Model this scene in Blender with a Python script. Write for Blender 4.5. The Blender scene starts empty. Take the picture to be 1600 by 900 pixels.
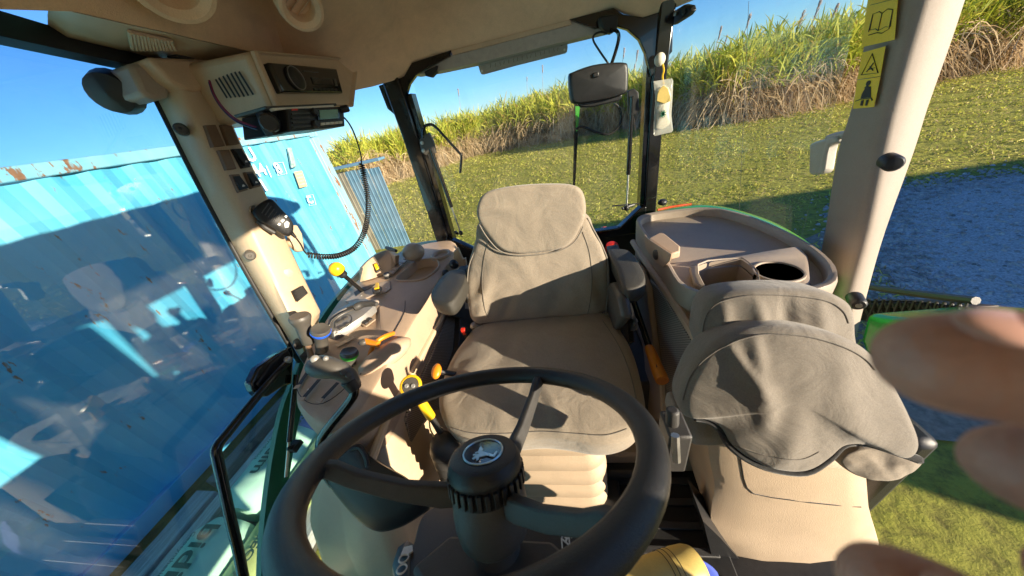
import bpy, bmesh, math, random
import numpy as np
from mathutils import Vector, Matrix, noise
R_ = math.radians
random.seed(4)
scene = bpy.context.scene
COL = scene.collection
V = Vector
# ------------------------------------------------------------------ camera
CAM = V((0.12, 0.0, 2.44))
AX = Matrix(((0.97560326, -0.11489885, -0.18707358),
             (0.0955611, -0.54490536, 0.83303435),
             (-0.19765209, -0.83058799, -0.52063158)))      # columns: image right, image down, view axis
FPX = 451.0
cam = bpy.data.cameras.new('camera')
cam.sensor_width = 36.0
cam.lens = 36.0 * FPX / 1600.0
cam.clip_start = 0.01
cam.clip_end = 4000
cam.dof.use_dof = True
cam.dof.focus_distance = 1.1
cam.dof.aperture_fstop = 7.0
camo = bpy.data.objects.new('camera', cam)
COL.objects.link(camo)
r, d, f = AX.col[0], AX.col[1], AX.col[2]
camo.matrix_world = Matrix(((r.x, -d.x, -f.x, CAM.x), (r.y, -d.y, -f.y, CAM.y), (r.z, -d.z, -f.z, CAM.z), (0, 0, 0, 1)))
scene.camera = camo
# ------------------------------------------------------------------ light
SUN_TRAVEL = V((-1.0, 0.50, -0.245)).normalized()
to_sun = -SUN_TRAVEL
elev = math.asin(to_sun.z)
w = bpy.data.worlds.new('World'); scene.world = w; w.use_nodes = True
nt = w.node_tree; nt.nodes.clear()
sky = nt.nodes.new('ShaderNodeTexSky'); sky.sky_type = 'NISHITA'; sky.sun_disc = False
sky.sun_elevation = elev
sky.sun_rotation = math.atan2(to_sun.x, to_sun.y)
sky.air_density = 0.85; sky.dust_density = 0.0; sky.ozone_density = 6.2
bg = nt.nodes.new('ShaderNodeBackground'); bg.inputs[1].default_value = 0.078
wo = nt.nodes.new('ShaderNodeOutputWorld')
nt.links.new(sky.outputs[0], bg.inputs[0]); nt.links.new(bg.outputs[0], wo.inputs[0])
sl = bpy.data.lights.new('sun', 'SUN'); sl.energy = 4.2; sl.angle = R_(0.5); sl.color = (1.0, 0.86, 0.66)
so = bpy.data.objects.new('sun', sl); COL.objects.link(so)
so.rotation_euler = SUN_TRAVEL.to_track_quat('-Z', 'Y').to_euler()
so.location = (20, -10, 8)
scene.view_settings.view_transform = 'Standard'; scene.view_settings.look = 'None'
scene.view_settings.gamma = 1.0; scene.view_settings.exposure = 1.6
scene.render.engine = 'CYCLES'
scene.cycles.max_bounces = 16; scene.cycles.diffuse_bounces = 12; scene.cycles.transparent_max_bounces = 24
# ------------------------------------------------------------------ survey helpers: a sighting on a known plane gives a place
def ray(px, py):
    return AX @ V(((px - 795.0) / FPX, (py - 450.0) / FPX, 1.0))
def S(px, py, ax, v):
    q = ray(px, py); i = 'xyz'.index(ax)
    return CAM + q * ((v - CAM[i]) / q[i])
def D(px, py, t):
    return CAM + ray(px, py) * t
def PL(px, py, p0, n):
    q = ray(px, py)
    return CAM + q * ((V(p0) - CAM).dot(n) / q.dot(n))
# ------------------------------------------------------------------ materials
def pm(name, col, rough=0.5, metal=0.0, var=0.12, scale=30.0, bump=0.0, bscale=200.0, spec=0.5, col2=None, stretch=None, coat=0.0, trans=0.0, sheen=0.0, grain=0.07, grime=0.14):
    m = bpy.data.materials.new(name); m.use_nodes = True
    n = m.node_tree.nodes; L = m.node_tree.links
    b = n['Principled BSDF']
    b.inputs['Roughness'].default_value = rough; b.inputs['Metallic'].default_value = metal
    b.inputs['Specular IOR Level'].default_value = spec
    b.inputs['Coat Weight'].default_value = coat
    b.inputs['Transmission Weight'].default_value = trans
    b.inputs['Sheen Weight'].default_value = sheen
    tc = n.new('ShaderNodeTexCoord'); mp = n.new('ShaderNodeMapping')
    L.new(tc.outputs['Object'], mp.inputs[0])
    if stretch: mp.inputs['Scale'].default_value = stretch
    nz = n.new('ShaderNodeTexNoise'); nz.inputs['Scale'].default_value = scale; nz.inputs['Detail'].default_value = 6
    nz.inputs['Roughness'].default_value = 0.65
    L.new(mp.outputs[0], nz.inputs[0])
    cr = n.new('ShaderNodeValToRGB'); cr.color_ramp.elements[0].position = 0.3; cr.color_ramp.elements[1].position = 0.72
    c = V(col)
    lo = c * (1 - var); hi = V(col2) if col2 else c * (1 + var)
    cr.color_ramp.elements[0].color = (*lo, 1); cr.color_ramp.elements[1].color = (*[min(1, x) for x in hi], 1)
    L.new(nz.outputs[0], cr.inputs[0])
    # fine grain and faint handling grime on top of the base tone
    g1 = n.new('ShaderNodeTexNoise'); g1.inputs['Scale'].default_value = 420; g1.inputs['Detail'].default_value = 2; L.new(tc.outputs['Object'], g1.inputs[0])
    g2 = n.new('ShaderNodeTexNoise'); g2.inputs['Scale'].default_value = 5.5; g2.inputs['Detail'].default_value = 9; g2.inputs['Roughness'].default_value = 0.75; L.new(tc.outputs['Object'], g2.inputs[0])
    m1 = n.new('ShaderNodeMapRange'); m1.inputs[1].default_value = 0.3; m1.inputs[2].default_value = 0.7; m1.inputs[3].default_value = 1 - grain; m1.inputs[4].default_value = 1 + grain * 0.6; L.new(g1.outputs[0], m1.inputs[0])
    m2 = n.new('ShaderNodeMapRange'); m2.inputs[1].default_value = 0.52; m2.inputs[2].default_value = 0.72; m2.inputs[3].default_value = 1.0; m2.inputs[4].default_value = 1 - grime; L.new(g2.outputs[0], m2.inputs[0])
    mm = n.new('ShaderNodeMath'); mm.operation = 'MULTIPLY'; L.new(m1.outputs[0], mm.inputs[0]); L.new(m2.outputs[0], mm.inputs[1])
    vm = n.new('ShaderNodeVectorMath'); vm.operation = 'SCALE'; L.new(cr.outputs[0], vm.inputs[0]); L.new(mm.outputs[0], vm.inputs['Scale'])
    L.new(vm.outputs[0], b.inputs['Base Color'])
    rr = n.new('ShaderNodeMapRange'); rr.inputs[3].default_value = max(0.02, rough - 0.1); rr.inputs[4].default_value = min(1, rough + 0.1)
    L.new(nz.outputs[0], rr.inputs[0]); L.new(rr.outputs[0], b.inputs['Roughness'])
    if bump:
        n2 = n.new('ShaderNodeTexNoise'); n2.inputs['Scale'].default_value = bscale; n2.inputs['Detail'].default_value = 3
        L.new(mp.outputs[0], n2.inputs[0])
        bp = n.new('ShaderNodeBump'); bp.inputs['Strength'].default_value = bump; bp.inputs['Distance'].default_value = 0.002
        L.new(n2.outputs[0], bp.inputs['Height']); L.new(bp.outputs[0], b.inputs['Normal'])
    return m
M = {}
M['tan'] = pm('tan_plastic', (0.58, 0.425, 0.275), 0.5, var=0.06, scale=12, bump=0.25, bscale=900)
M['tan_pale'] = pm('pale_tan_plastic', (0.54, 0.41, 0.27), 0.45, var=0.05, scale=9, bump=0.2, bscale=900)
M['liner'] = pm('headliner_moulding', (0.76, 0.55, 0.345), 0.75, var=0.08, scale=18, bump=0.5, bscale=500)
M['console'] = pm('console_plastic', (0.47, 0.34, 0.235), 0.48, var=0.07, scale=10, bump=0.35, bscale=1100)
M['taupe'] = pm('taupe_plastic', (0.38, 0.31, 0.245), 0.38, var=0.08, scale=10, bump=0.3, bscale=900)
M['base'] = pm('seat_base_plastic', (0.50, 0.385, 0.27), 0.5, var=0.06, scale=7, bump=0.5, bscale=420)
M['pillar_grey'] = pm('matte_pillar_trim', (0.31, 0.255, 0.205), 0.62, var=0.05, scale=8, bump=0.35, bscale=900)
M['latch'] = pm('pale_grey_latch', (0.40, 0.37, 0.31), 0.45, var=0.05)
M['blank'] = pm('blank_switch_plastic', (0.17, 0.105, 0.065), 0.5, var=0.08)
M['black'] = pm('black_plastic', (0.016, 0.016, 0.017), 0.42, var=0.25, scale=60, bump=0.3, bscale=700)
M['rubber'] = pm('black_rubber', (0.011, 0.011, 0.011), 0.55, var=0.3, scale=50)
M['gloss'] = pm('gloss_black_paint', (0.010, 0.010, 0.010), 0.16, var=0.3, scale=15, coat=0.4)
M['wheel'] = pm('wheel_rim_grip', (0.016, 0.015, 0.015), 0.36, var=0.2, scale=40, bump=0.35, bscale=1300)
M['dark'] = pm('dark_grey_plastic', (0.048, 0.046, 0.044), 0.5, var=0.2, scale=30, bump=0.3, bscale=800)
M['grey'] = pm('grey_plastic', (0.078, 0.071, 0.062), 0.42, var=0.1, scale=20, bump=0.2, bscale=800)
M['silver'] = pm('silver_plastic', (0.26, 0.25, 0.235), 0.4, metal=0.2, var=0.06)
M['metal'] = pm('zinc_metal', (0.5, 0.48, 0.45), 0.35, metal=0.9, var=0.15, scale=40)
M['arm'] = pm('armrest_vinyl', (0.042, 0.039, 0.032), 0.5, var=0.12, scale=60, bump=0.6, bscale=1200)
M['yellow'] = pm('yellow_plastic', (0.78, 0.47, 0.012), 0.35, var=0.05)
M['ochre'] = pm('mustard_plastic', (0.58, 0.43, 0.13), 0.4, var=0.06)
M['orange'] = pm('orange_plastic', (0.75, 0.24, 0.012), 0.4, var=0.06)
M['red'] = pm('red_plastic', (0.65, 0.03, 0.015), 0.35, var=0.08)
M['redorange'] = pm('red_lens', (0.62, 0.09, 0.03), 0.25, var=0.08)
M['green'] = pm('green_paint', (0.03, 0.30, 0.05), 0.25, var=0.08, scale=6, coat=0.5)
M['teal'] = pm('shaded_mudguard_green', (0.012, 0.14, 0.075), 0.35, var=0.1, scale=8)  # mudguard green darkened, shade put into the colour; leaf print shares it
M['bluering'] = pm('blue_plastic', (0.02, 0.12, 0.75), 0.35, var=0.05)
M['lime'] = pm('lime_plastic', (0.06, 0.45, 0.05), 0.35, var=0.05)
M['white'] = pm('white_print', (0.78, 0.77, 0.72), 0.5, var=0.03)
M['ivory'] = pm('ivory_plastic', (0.72, 0.66, 0.52), 0.4, var=0.04)
M['sticker'] = pm('yellow_sticker', (0.88, 0.62, 0.02), 0.35, var=0.03)
M['ink'] = pm('black_ink', (0.012, 0.012, 0.012), 0.5, var=0.1)
M['skin'] = pm('skin', (0.52, 0.25, 0.18), 0.5, var=0.08, scale=90, bump=0.3, bscale=600)
M['nail'] = pm('finger_nail', (0.62, 0.36, 0.30), 0.28, var=0.04)
M['wood'] = pm('weathered_timber', (0.52, 0.47, 0.42), 0.85, var=0.35, scale=6, stretch=(9, 0.7, 9), bump=0.8, bscale=60, spec=0.2)
M['wood_dark'] = pm('dark_timber', (0.26, 0.22, 0.185), 0.85, var=0.4, scale=6, stretch=(9, 0.7, 9), bump=0.8, bscale=60, spec=0.2)
M['wrap'] = pm('green_wrapping_film', (0.46, 0.68, 0.50), 0.4, var=0.10, scale=3, bump=0.4, bscale=18)
M['wrap_olive'] = pm('olive_wrapping_film', (0.44, 0.47, 0.17), 0.4, var=0.15, scale=4, bump=0.4, bscale=18)
M['strap'] = pm('purple_strap', (0.16, 0.17, 0.42), 0.5, var=0.1)
M['print'] = pm('dark_print', (0.05, 0.09, 0.06), 0.6, var=0.1)
def cloth_blind():  # translucent, so the added blind passes soft fill light into the cab
    m = pm('added_blind_cloth', (0.62, 0.57, 0.48), 0.9, var=0.04)
    n = m.node_tree.nodes; L = m.node_tree.links
    tr = n.new('ShaderNodeBsdfTranslucent'); tr.inputs[0].default_value = (0.80, 0.74, 0.62, 1)
    mx = n.new('ShaderNodeMixShader'); mx.inputs[0].default_value = 0.6
    L.new(n['Principled BSDF'].outputs[0], mx.inputs[1]); L.new(tr.outputs[0], mx.inputs[2]); L.new(mx.outputs[0], n['Material Output'].inputs[0])
    return m
M['blind'] = cloth_blind()
M['sheet_grey'] = pm('beige_steel_sheet', (0.27, 0.245, 0.19), 0.45, var=0.1, scale=3)
M['sheet_blue'] = pm('pale_blue_steel_sheet', (0.13, 0.25, 0.36), 0.4, var=0.12, scale=3)
M['denim'] = pm('blue_cloth', (0.05, 0.09, 0.48), 0.85, var=0.2, scale=60)
M['lcd'] = pm('green_display', (0.20, 0.33, 0.20), 0.25, var=0.03)
M['lensglass'] = pm('dark_display', (0.030, 0.030, 0.028), 0.12, var=0.03)
M['plate'] = pm('aluminium_plate_back', (0.42, 0.385, 0.34), 0.5, metal=0.2, var=0.12, scale=40, bump=0.5, bscale=120)
M['dirt'] = pm('bare_earth', (0.27, 0.225, 0.175), 0.95, var=0.35, scale=20, bump=0.8, bscale=60, spec=0.1)

def fabric(name, col):
    m = pm(name, col, 0.88, var=0.09, scale=9, spec=0.25, sheen=0.25, grain=0.13, grime=0.10)
    n = m.node_tree.nodes; L = m.node_tree.links; b = n['Principled BSDF']
    mp = [x for x in n if x.type == 'MAPPING'][0]
    wv = []
    for dr in ('X', 'Z'):
        q = n.new('ShaderNodeTexWave'); q.bands_direction = dr; q.inputs['Scale'].default_value = 700; q.inputs['Distortion'].default_value = 0.6
        L.new(mp.outputs[0], q.inputs[0]); wv.append(q)
    ad = n.new('ShaderNodeMath'); ad.operation = 'ADD'
    L.new(wv[0].outputs[1], ad.inputs[0]); L.new(wv[1].outputs[1], ad.inputs[1])
    n3 = n.new('ShaderNodeTexNoise'); n3.inputs['Scale'].default_value = 11; n3.inputs['Detail'].default_value = 5; n3.inputs['Distortion'].default_value = 1.6
    L.new(mp.outputs[0], n3.inputs[0])
    b1 = n.new('ShaderNodeBump'); b1.inputs['Strength'].default_value = 0.30; b1.inputs['Distance'].default_value = 0.012
    L.new(n3.outputs[0], b1.inputs['Height'])
    b2 = n.new('ShaderNodeBump'); b2.inputs['Strength'].default_value = 0.15; b2.inputs['Distance'].default_value = 0.001
    L.new(ad.outputs[0], b2.inputs['Height']); L.new(b1.outputs[0], b2.inputs['Normal']); L.new(b2.outputs[0], b.inputs['Normal'])
    return m
M['canvas'] = fabric('grey_canvas', (0.285, 0.24, 0.185))
M['canvas_dark'] = fabric('dark_grey_canvas', (0.205, 0.18, 0.148))
M['canvas_seam'] = fabric('seam_canvas', (0.13, 0.115, 0.095))
M['hem'] = fabric('black_elastic', (0.018, 0.018, 0.018))

def perforated(name, col, hole, scale):
    m = pm(name, col, 0.55, var=0.06)
    n = m.node_tree.nodes; L = m.node_tree.links; b = n['Principled BSDF']
    src = b.inputs['Base Color'].links[0].from_socket
    tc = [x for x in n if x.type == 'TEX_COORD'][0]
    sx = n.new('ShaderNodeSeparateXYZ'); L.new(tc.outputs['Object'], sx.inputs[0])
    outs = []
    for ax in ('Y', 'Z'):
        a = n.new('ShaderNodeMath'); a.operation = 'MULTIPLY'; a.inputs[1].default_value = scale; L.new(sx.outputs[ax], a.inputs[0])
        s = n.new('ShaderNodeMath'); s.operation = 'SINE'; L.new(a.outputs[0], s.inputs[0]); outs.append(s)
    mu = n.new('ShaderNodeMath'); mu.operation = 'MULTIPLY'; L.new(outs[0].outputs[0], mu.inputs[0]); L.new(outs[1].outputs[0], mu.inputs[1])
    gt = n.new('ShaderNodeMath'); gt.operation = 'GREATER_THAN'; gt.inputs[1].default_value = 0.25; L.new(mu.outputs[0], gt.inputs[0])
    mx = n.new('ShaderNodeMix'); mx.data_type = 'RGBA'; L.new(gt.outputs[0], mx.inputs[0]); L.new(src, mx.inputs[6]); mx.inputs[7].default_value = (*hole, 1)
    L.new(mx.outputs[2], b.inputs['Base Color'])
    return m
M['perf'] = perforated('perforated_trim', (0.31, 0.265, 0.225), (0.05, 0.043, 0.038), 760.0)

def glass(name, tint, amt):
    m = bpy.data.materials.new(name); m.use_nodes = True
    n = m.node_tree.nodes; L = m.node_tree.links; n.clear()
    o = n.new('ShaderNodeOutputMaterial'); mix = n.new('ShaderNodeMixShader'); t = n.new('ShaderNodeBsdfTransparent'); g = n.new('ShaderNodeBsdfGlossy')
    t.inputs[0].default_value = (*tint, 1); g.inputs['Roughness'].default_value = 0.01
    lw = n.new('ShaderNodeLayerWeight'); lw.inputs[0].default_value = 0.5
    p = n.new('ShaderNodeMath'); p.operation = 'POWER'; p.inputs[1].default_value = 5.0; L.new(lw.outputs['Facing'], p.inputs[0])
    a = n.new('ShaderNodeMath'); a.operation = 'MULTIPLY_ADD'; a.inputs[1].default_value = 0.9; a.inputs[2].default_value = amt; L.new(p.outputs[0], a.inputs[0])
    L.new(a.outputs[0], mix.inputs[0]); L.new(t.outputs[0], mix.inputs[1]); L.new(g.outputs[0], mix.inputs[2])
    # dust film on the pane
    tc = n.new('ShaderNodeTexCoord'); dn = n.new('ShaderNodeTexNoise'); dn.inputs['Scale'].default_value = 6; dn.inputs['Detail'].default_value = 9; dn.inputs['Roughness'].default_value = 0.7
    L.new(tc.outputs['Object'], dn.inputs[0])
    mr = n.new('ShaderNodeMapRange'); mr.inputs[1].default_value = 0.45; mr.inputs[2].default_value = 0.8; mr.inputs[3].default_value = 0.008; mr.inputs[4].default_value = 0.05; L.new(dn.outputs[0], mr.inputs[0])
    df = n.new('ShaderNodeBsdfDiffuse'); df.inputs[0].default_value = (0.62, 0.58, 0.50, 1); m3 = n.new('ShaderNodeMixShader')
    L.new(mr.outputs[0], m3.inputs[0]); L.new(mix.outputs[0], m3.inputs[1]); L.new(df.outputs[0], m3.inputs[2]); L.new(m3.outputs[0], o.inputs[0])
    return m
M['glass'] = glass('clear_glass', (0.97, 0.985, 0.97), 0.025)
M['doorglass'] = glass('tinted_door_glass', (0.84, 0.93, 0.95), 0.10)
def film(name):
    m = glass(name, (0.93, 0.93, 0.88), 0.06)
    return m
M['bag'] = pm('clear_plastic_film', (0.75, 0.74, 0.66), 0.2, var=.1, scale=40)
M['bag'].node_tree.nodes['Principled BSDF'].inputs['Alpha'].default_value = 0.38

def container_mat(name, base, rustamt, pale=None):
    m = bpy.data.materials.new(name); m.use_nodes = True
    n = m.node_tree.nodes; L = m.node_tree.links; b = n['Principled BSDF']
    tc = n.new('ShaderNodeTexCoord')
    mp = n.new('ShaderNodeMapping'); mp.inputs['Scale'].default_value = (3, 3.0, 0.7); L.new(tc.outputs['Object'], mp.inputs[0])
    n1 = n.new('ShaderNodeTexNoise'); n1.inputs['Scale'].default_value = 1.4; n1.inputs['Detail'].default_value = 7; L.new(mp.outputs[0], n1.inputs[0])
    c1 = n.new('ShaderNodeValToRGB'); c1.color_ramp.elements[0].position = 0.35; c1.color_ramp.elements[1].position = 0.75
    c1.color_ramp.elements[0].color = (*base, 1); c1.color_ramp.elements[1].color = (*(pale or [min(1, x * 1.5 + 0.05) for x in base]), 1)
    L.new(n1.outputs[0], c1.inputs[0])
    mp2 = n.new('ShaderNodeMapping'); mp2.inputs['Scale'].default_value = (5, 5, 1.6); L.new(tc.outputs['Object'], mp2.inputs[0])
    n2 = n.new('ShaderNodeTexNoise'); n2.inputs['Scale'].default_value = 2.3; n2.inputs['Detail'].default_value = 10; n2.inputs['Roughness'].default_value = 0.72; L.new(mp2.outputs[0], n2.inputs[0])
    c2 = n.new('ShaderNodeValToRGB'); c2.color_ramp.elements[0].position = 0.66 - rustamt; c2.color_ramp.elements[1].position = 0.69 - rustamt
    L.new(n2.outputs[0], c2.inputs[0])
    n4 = n.new('ShaderNodeTexNoise'); n4.inputs['Scale'].default_value = 25; L.new(tc.outputs['Object'], n4.inputs[0])
    c4 = n.new('ShaderNodeValToRGB'); c4.color_ramp.elements[0].color = (0.14, 0.055, 0.025, 1); c4.color_ramp.elements[1].color = (0.36, 0.17, 0.09, 1); L.new(n4.outputs[0], c4.inputs[0])
    mx = n.new('ShaderNodeMix'); mx.data_type = 'RGBA'; L.new(c2.outputs[0], mx.inputs[0]); L.new(c1.outputs[0], mx.inputs[6]); L.new(c4.outputs[0], mx.inputs[7])
    L.new(mx.outputs[2], b.inputs['Base Color'])
    b.inputs['Roughness'].default_value = 0.5
    bp = n.new('ShaderNodeBump'); bp.inputs['Strength'].default_value = 0.4; bp.inputs['Distance'].default_value = 0.004; L.new(n2.outputs[0], bp.inputs['Height']); L.new(bp.outputs[0], b.inputs['Normal'])
    return m
M['cont'] = container_mat('blue_container_paint', (0.07, 0.40, 0.60), 0.035, (0.15, 0.49, 0.64))
M['cont_rail'] = container_mat('rusty_container_rail', (0.16, 0.42, 0.55), 0.12, (0.30, 0.52, 0.58))

def grass_mat():
    m = bpy.data.materials.new('mown_grass_ground'); m.use_nodes = True
    n = m.node_tree.nodes; L = m.node_tree.links; b = n['Principled BSDF']
    tc = n.new('ShaderNodeTexCoord')
    def nz(sc, det=6): 
        q = n.new('ShaderNodeTexNoise'); q.inputs['Scale'].default_value = sc; q.inputs['Detail'].default_value = det; q.inputs['Roughness'].default_value = 0.7
        L.new(tc.outputs['Object'], q.inputs[0]); return q
    a = nz(0.8); c = n.new('ShaderNodeValToRGB'); e = c.color_ramp.elements
    e[0].position = 0.3; e[0].color = (0.25, 0.25, 0.04, 1); e[1].position = 0.75; e[1].color = (0.45, 0.38, 0.12, 1)
    L.new(a.outputs[0], c.inputs[0])
    a2 = nz(9, 8); c2 = n.new('ShaderNodeValToRGB'); e = c2.color_ramp.elements
    e[0].position = 0.36; e[0].color = (0.06, 0.055, 0.025, 1); e[1].position = 0.55; e[1].color = (0.38, 0.38, 0.06, 1); L.new(a2.outputs[0], c2.inputs[0])
    mx = n.new('ShaderNodeMix'); mx.data_type = 'RGBA'; mx.inputs[0].default_value = 0.55; L.new(c.outputs[0], mx.inputs[6]); L.new(c2.outputs[0], mx.inputs[7])
    L.new(mx.outputs[2], b.inputs['Base Color']); b.inputs['Roughness'].default_value = 0.95; b.inputs['Specular IOR Level'].default_value = 0.1
    bp = n.new('ShaderNodeBump'); bp.inputs['Strength'].default_value = 0.9; bp.inputs['Distance'].default_value = 0.06; L.new(a2.outputs[0], bp.inputs['Height']); L.new(bp.outputs[0], b.inputs['Normal'])
    return m
M['stone'] = pm('loose_stone', (0.30, 0.29, 0.28), 0.95, var=.4, scale=9, spec=.2, col2=(0.62, 0.60, 0.57))
M['grass'] = grass_mat()
M['gravel'] = pm('blue_metal_gravel', (0.48, 0.47, 0.46), 0.95, var=0.6, scale=55, bump=1.0, bscale=60, spec=0.2, col2=(0.72, 0.71, 0.70))
def attr_mat(name, rough=0.7, transl=0.3):
    m = bpy.data.materials.new(name); m.use_nodes = True
    n = m.node_tree.nodes; L = m.node_tree.links; b = n['Principled BSDF']
    at = n.new('ShaderNodeAttribute'); at.attribute_name = 'leafcol'
    L.new(at.outputs[0], b.inputs['Base Color']); b.inputs['Roughness'].default_value = rough; b.inputs['Specular IOR Level'].default_value = 0.25
    tr = n.new('ShaderNodeBsdfTranslucent'); L.new(at.outputs[0], tr.inputs[0])
    mix = n.new('ShaderNodeMixShader'); mix.inputs[0].default_value = transl
    L.new(b.outputs[0], mix.inputs[1]); L.new(tr.outputs[0], mix.inputs[2]); L.new(mix.outputs[0], n['Material Output'].inputs[0])
    return m
M['leaf'] = attr_mat('cane_leaves', 0.6, 0.35)
M['plume'] = pm('cane_plume_silk', (0.42, 0.33, 0.29), 0.9, var=0.2)
# ------------------------------------------------------------------ object helpers
def thing(name, label, cat, loc, group=None):
    o = bpy.data.objects.new(name, None); COL.objects.link(o); o.location = loc
    o.empty_display_size = 0.05
    o['label'] = label; o['category'] = cat
    if group: o['group'] = group
    return o
def tag(o, label=None, cat=None, group=None, kind=None):
    if label: o['label'] = label
    if cat: o['category'] = cat
    if group: o['group'] = group
    if kind: o['kind'] = kind
    return o
def rootloc(p):
    if p is None: return V((0, 0, 0))
    while p.parent: p = p.parent
    return V(p.location)
def catmull(pts, n=6, closed=False):
    pts = [V(p) for p in pts]; out = []; N = len(pts)
    rng = N if closed else N - 1
    for i in range(rng):
        if closed: p0, p1, p2, p3 = pts[i - 1], pts[i], pts[(i + 1) % N], pts[(i + 2) % N]
        else: p0, p1, p2, p3 = pts[max(i - 1, 0)], pts[i], pts[i + 1], pts[min(i + 2, N - 1)]
        for k in range(n):
            t = k / n
            out.append(0.5 * ((2 * p1) + (p2 - p0) * t + (2 * p0 - 5 * p1 + 4 * p2 - p3) * t * t + (3 * p1 - p0 - 3 * p2 + p3) * t ** 3))
    if not closed: out.append(pts[-1])
    return out
def frame(z, x=None):
    z = V(z).normalized()
    if x is None:
        x = V((0, 0, 1)).cross(z)
        if x.length < 1e-3: x = V((1, 0, 0))
    x = V(x); x = (x - z * x.dot(z)).normalized(); y = z.cross(x)
    return Matrix((x, y, z)).transposed()
from mathutils.bvhtree import BVHTree
def caster(o):
    vs = [v.co + rootloc(o) for v in o.data.vertices]; return BVHTree.FromPolygons(vs, [list(p.vertices) for p in o.data.polygons])
def hits(tree, pts, lift=.0004):
    out = []
    for px, py in pts:
        q = ray(px, py).normalized(); h, n_, _, _ = tree.ray_cast(CAM, q)
        if h is not None: out.append(h - q * lift)
    return out
def seam_on(o, pts, w_, mat, name='piping', lift=.0006):
    dense = [(p.x, p.y) for p in catmull([V((a, b, 0)) for a, b in pts], 5)]
    h = hits(caster(o), dense, lift)
    if len(h) > 3:
        mb = MB(); mb.tube(h, w_, 6); return mb.done(name, mat, o, smooth=180)
class MB:
    def __init__(s): s.b = bmesh.new()
    def face(s, vs):
        try: return s.b.faces.new(vs)
        except ValueError: return None
    def loft(s, loops, closed=True, cap0=True, cap1=True):
        L = [[s.b.verts.new(V(p)) for p in lp] for lp in loops]
        n = len(L[0])
        for a, b in zip(L, L[1:]):
            for i in range(n if closed else n - 1):
                j = (i + 1) % n
                s.face((a[i], a[j], b[j], b[i]))
        if closed and cap0 and n > 2: s.face(list(reversed(L[0])))
        if closed and cap1 and n > 2: s.face(L[-1])
        return L
    def prism(s, pts, vec):
        vec = V(vec); pts = [V(p) for p in pts]
        s.loft([pts, [p + vec for p in pts]]); return s
    def box(s, c, size, rot=None):
        c = V(c); h = V(size) / 2; m = rot or Matrix.Identity(3)
        q = [c + m @ V((x * h.x, y * h.y, -h.z)) for x, y in ((-1, -1), (1, -1), (1, 1), (-1, 1))]
        s.prism(q, m @ V((0, 0, size[2]))); return s
    def tube(s, pts, rad, seg=10, closed=False, cap=True):
        pts = [V(p) for p in pts]; N = len(pts)
        rs = rad if isinstance(rad, (list, tuple)) else [rad] * N
        T = []
        for i in range(N):
            if closed: t = pts[(i + 1) % N] - pts[i - 1]
            else: t = pts[min(i + 1, N - 1)] - pts[max(i - 1, 0)]
            T.append(t.normalized() if t.length > 1e-9 else V((0, 0, 1)))
        u = T[0].orthogonal().normalized(); loops = []
        for i in range(N):
            u = (u - T[i] * u.dot(T[i]))
            u = u.normalized() if u.length > 1e-6 else T[i].orthogonal().normalized()
            v = T[i].cross(u)
            loops.append([pts[i] + (u * math.cos(a) + v * math.sin(a)) * rs[i] for a in [2 * math.pi * k / seg for k in range(seg)]])
        if closed: loops.append(loops[0])
        s.loft(loops, True, cap and not closed, cap and not closed)
        if closed: bmesh.ops.remove_doubles(s.b, verts=s.b.verts, dist=1e-6)
        return s
    def lathe(s, prof, org, axis, seg=24, xdir=None):
        m = frame(axis, xdir); org = V(org)
        s.loft([[org + m @ V((max(rr, 1e-5) * math.cos(a), max(rr, 1e-5) * math.sin(a), h)) for a in [2 * math.pi * k / seg for k in range(seg)]] for rr, h in prof])
        return s
    def ell(s, c, rad, rot=None, seg=16, rings=10):
        m = rot or Matrix.Identity(3); c = V(c); rad = V(rad)
        lp = []
        for j in range(rings + 1):
            th = math.pi * j / rings; rr = max(math.sin(th), 1e-4)
            lp.append([c + m @ V((rad.x * rr * math.cos(a), rad.y * rr * math.sin(a), -rad.z * math.cos(th))) for a in [2 * math.pi * k / seg for k in range(seg)]])
        s.loft(lp); return s
    def grid(s, rows, thick=None):
        """rows of points; thick = vector that gives the sheet a real back"""
        if thick is None: s.loft(rows, closed=False); return s
        tv = V(thick)
        L = []
        for row in rows: L.append([V(p) for p in row] + [V(p) + tv for p in reversed(row)])
        s.loft(L); return s
    def done(s, name, mat, parent=None, smooth=40, bevel=0, bseg=2, sub=0, label=None):
        b = s.b; off = rootloc(parent)
        bmesh.ops.recalc_face_normals(b, faces=b.faces)
        if off.length: bmesh.ops.translate(b, verts=b.verts, vec=-off)
        me = bpy.data.meshes.new(name); b.to_mesh(me); b.free()
        if smooth:
            for p in me.polygons: p.use_smooth = True
            if smooth < 180: me.set_sharp_from_angle(angle=R_(smooth))
        o = bpy.data.objects.new(name, me); COL.objects.link(o)
        me.materials.append(M[mat] if isinstance(mat, str) else mat)
        if parent: o.parent = parent
        if bevel:
            md = o.modifiers.new('bevel', 'BEVEL'); md.width = bevel; md.segments = bseg; md.limit_method = 'ANGLE'; md.angle_limit = R_(35); md.harden_normals = False
        if sub:
            md = o.modifiers.new('sub', 'SUBSURF'); md.levels = sub; md.render_levels = sub
        if label: o['label'] = label
        return o
def place(o, parent):
    COL.objects.link(o); o.parent = parent
    return o
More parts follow.
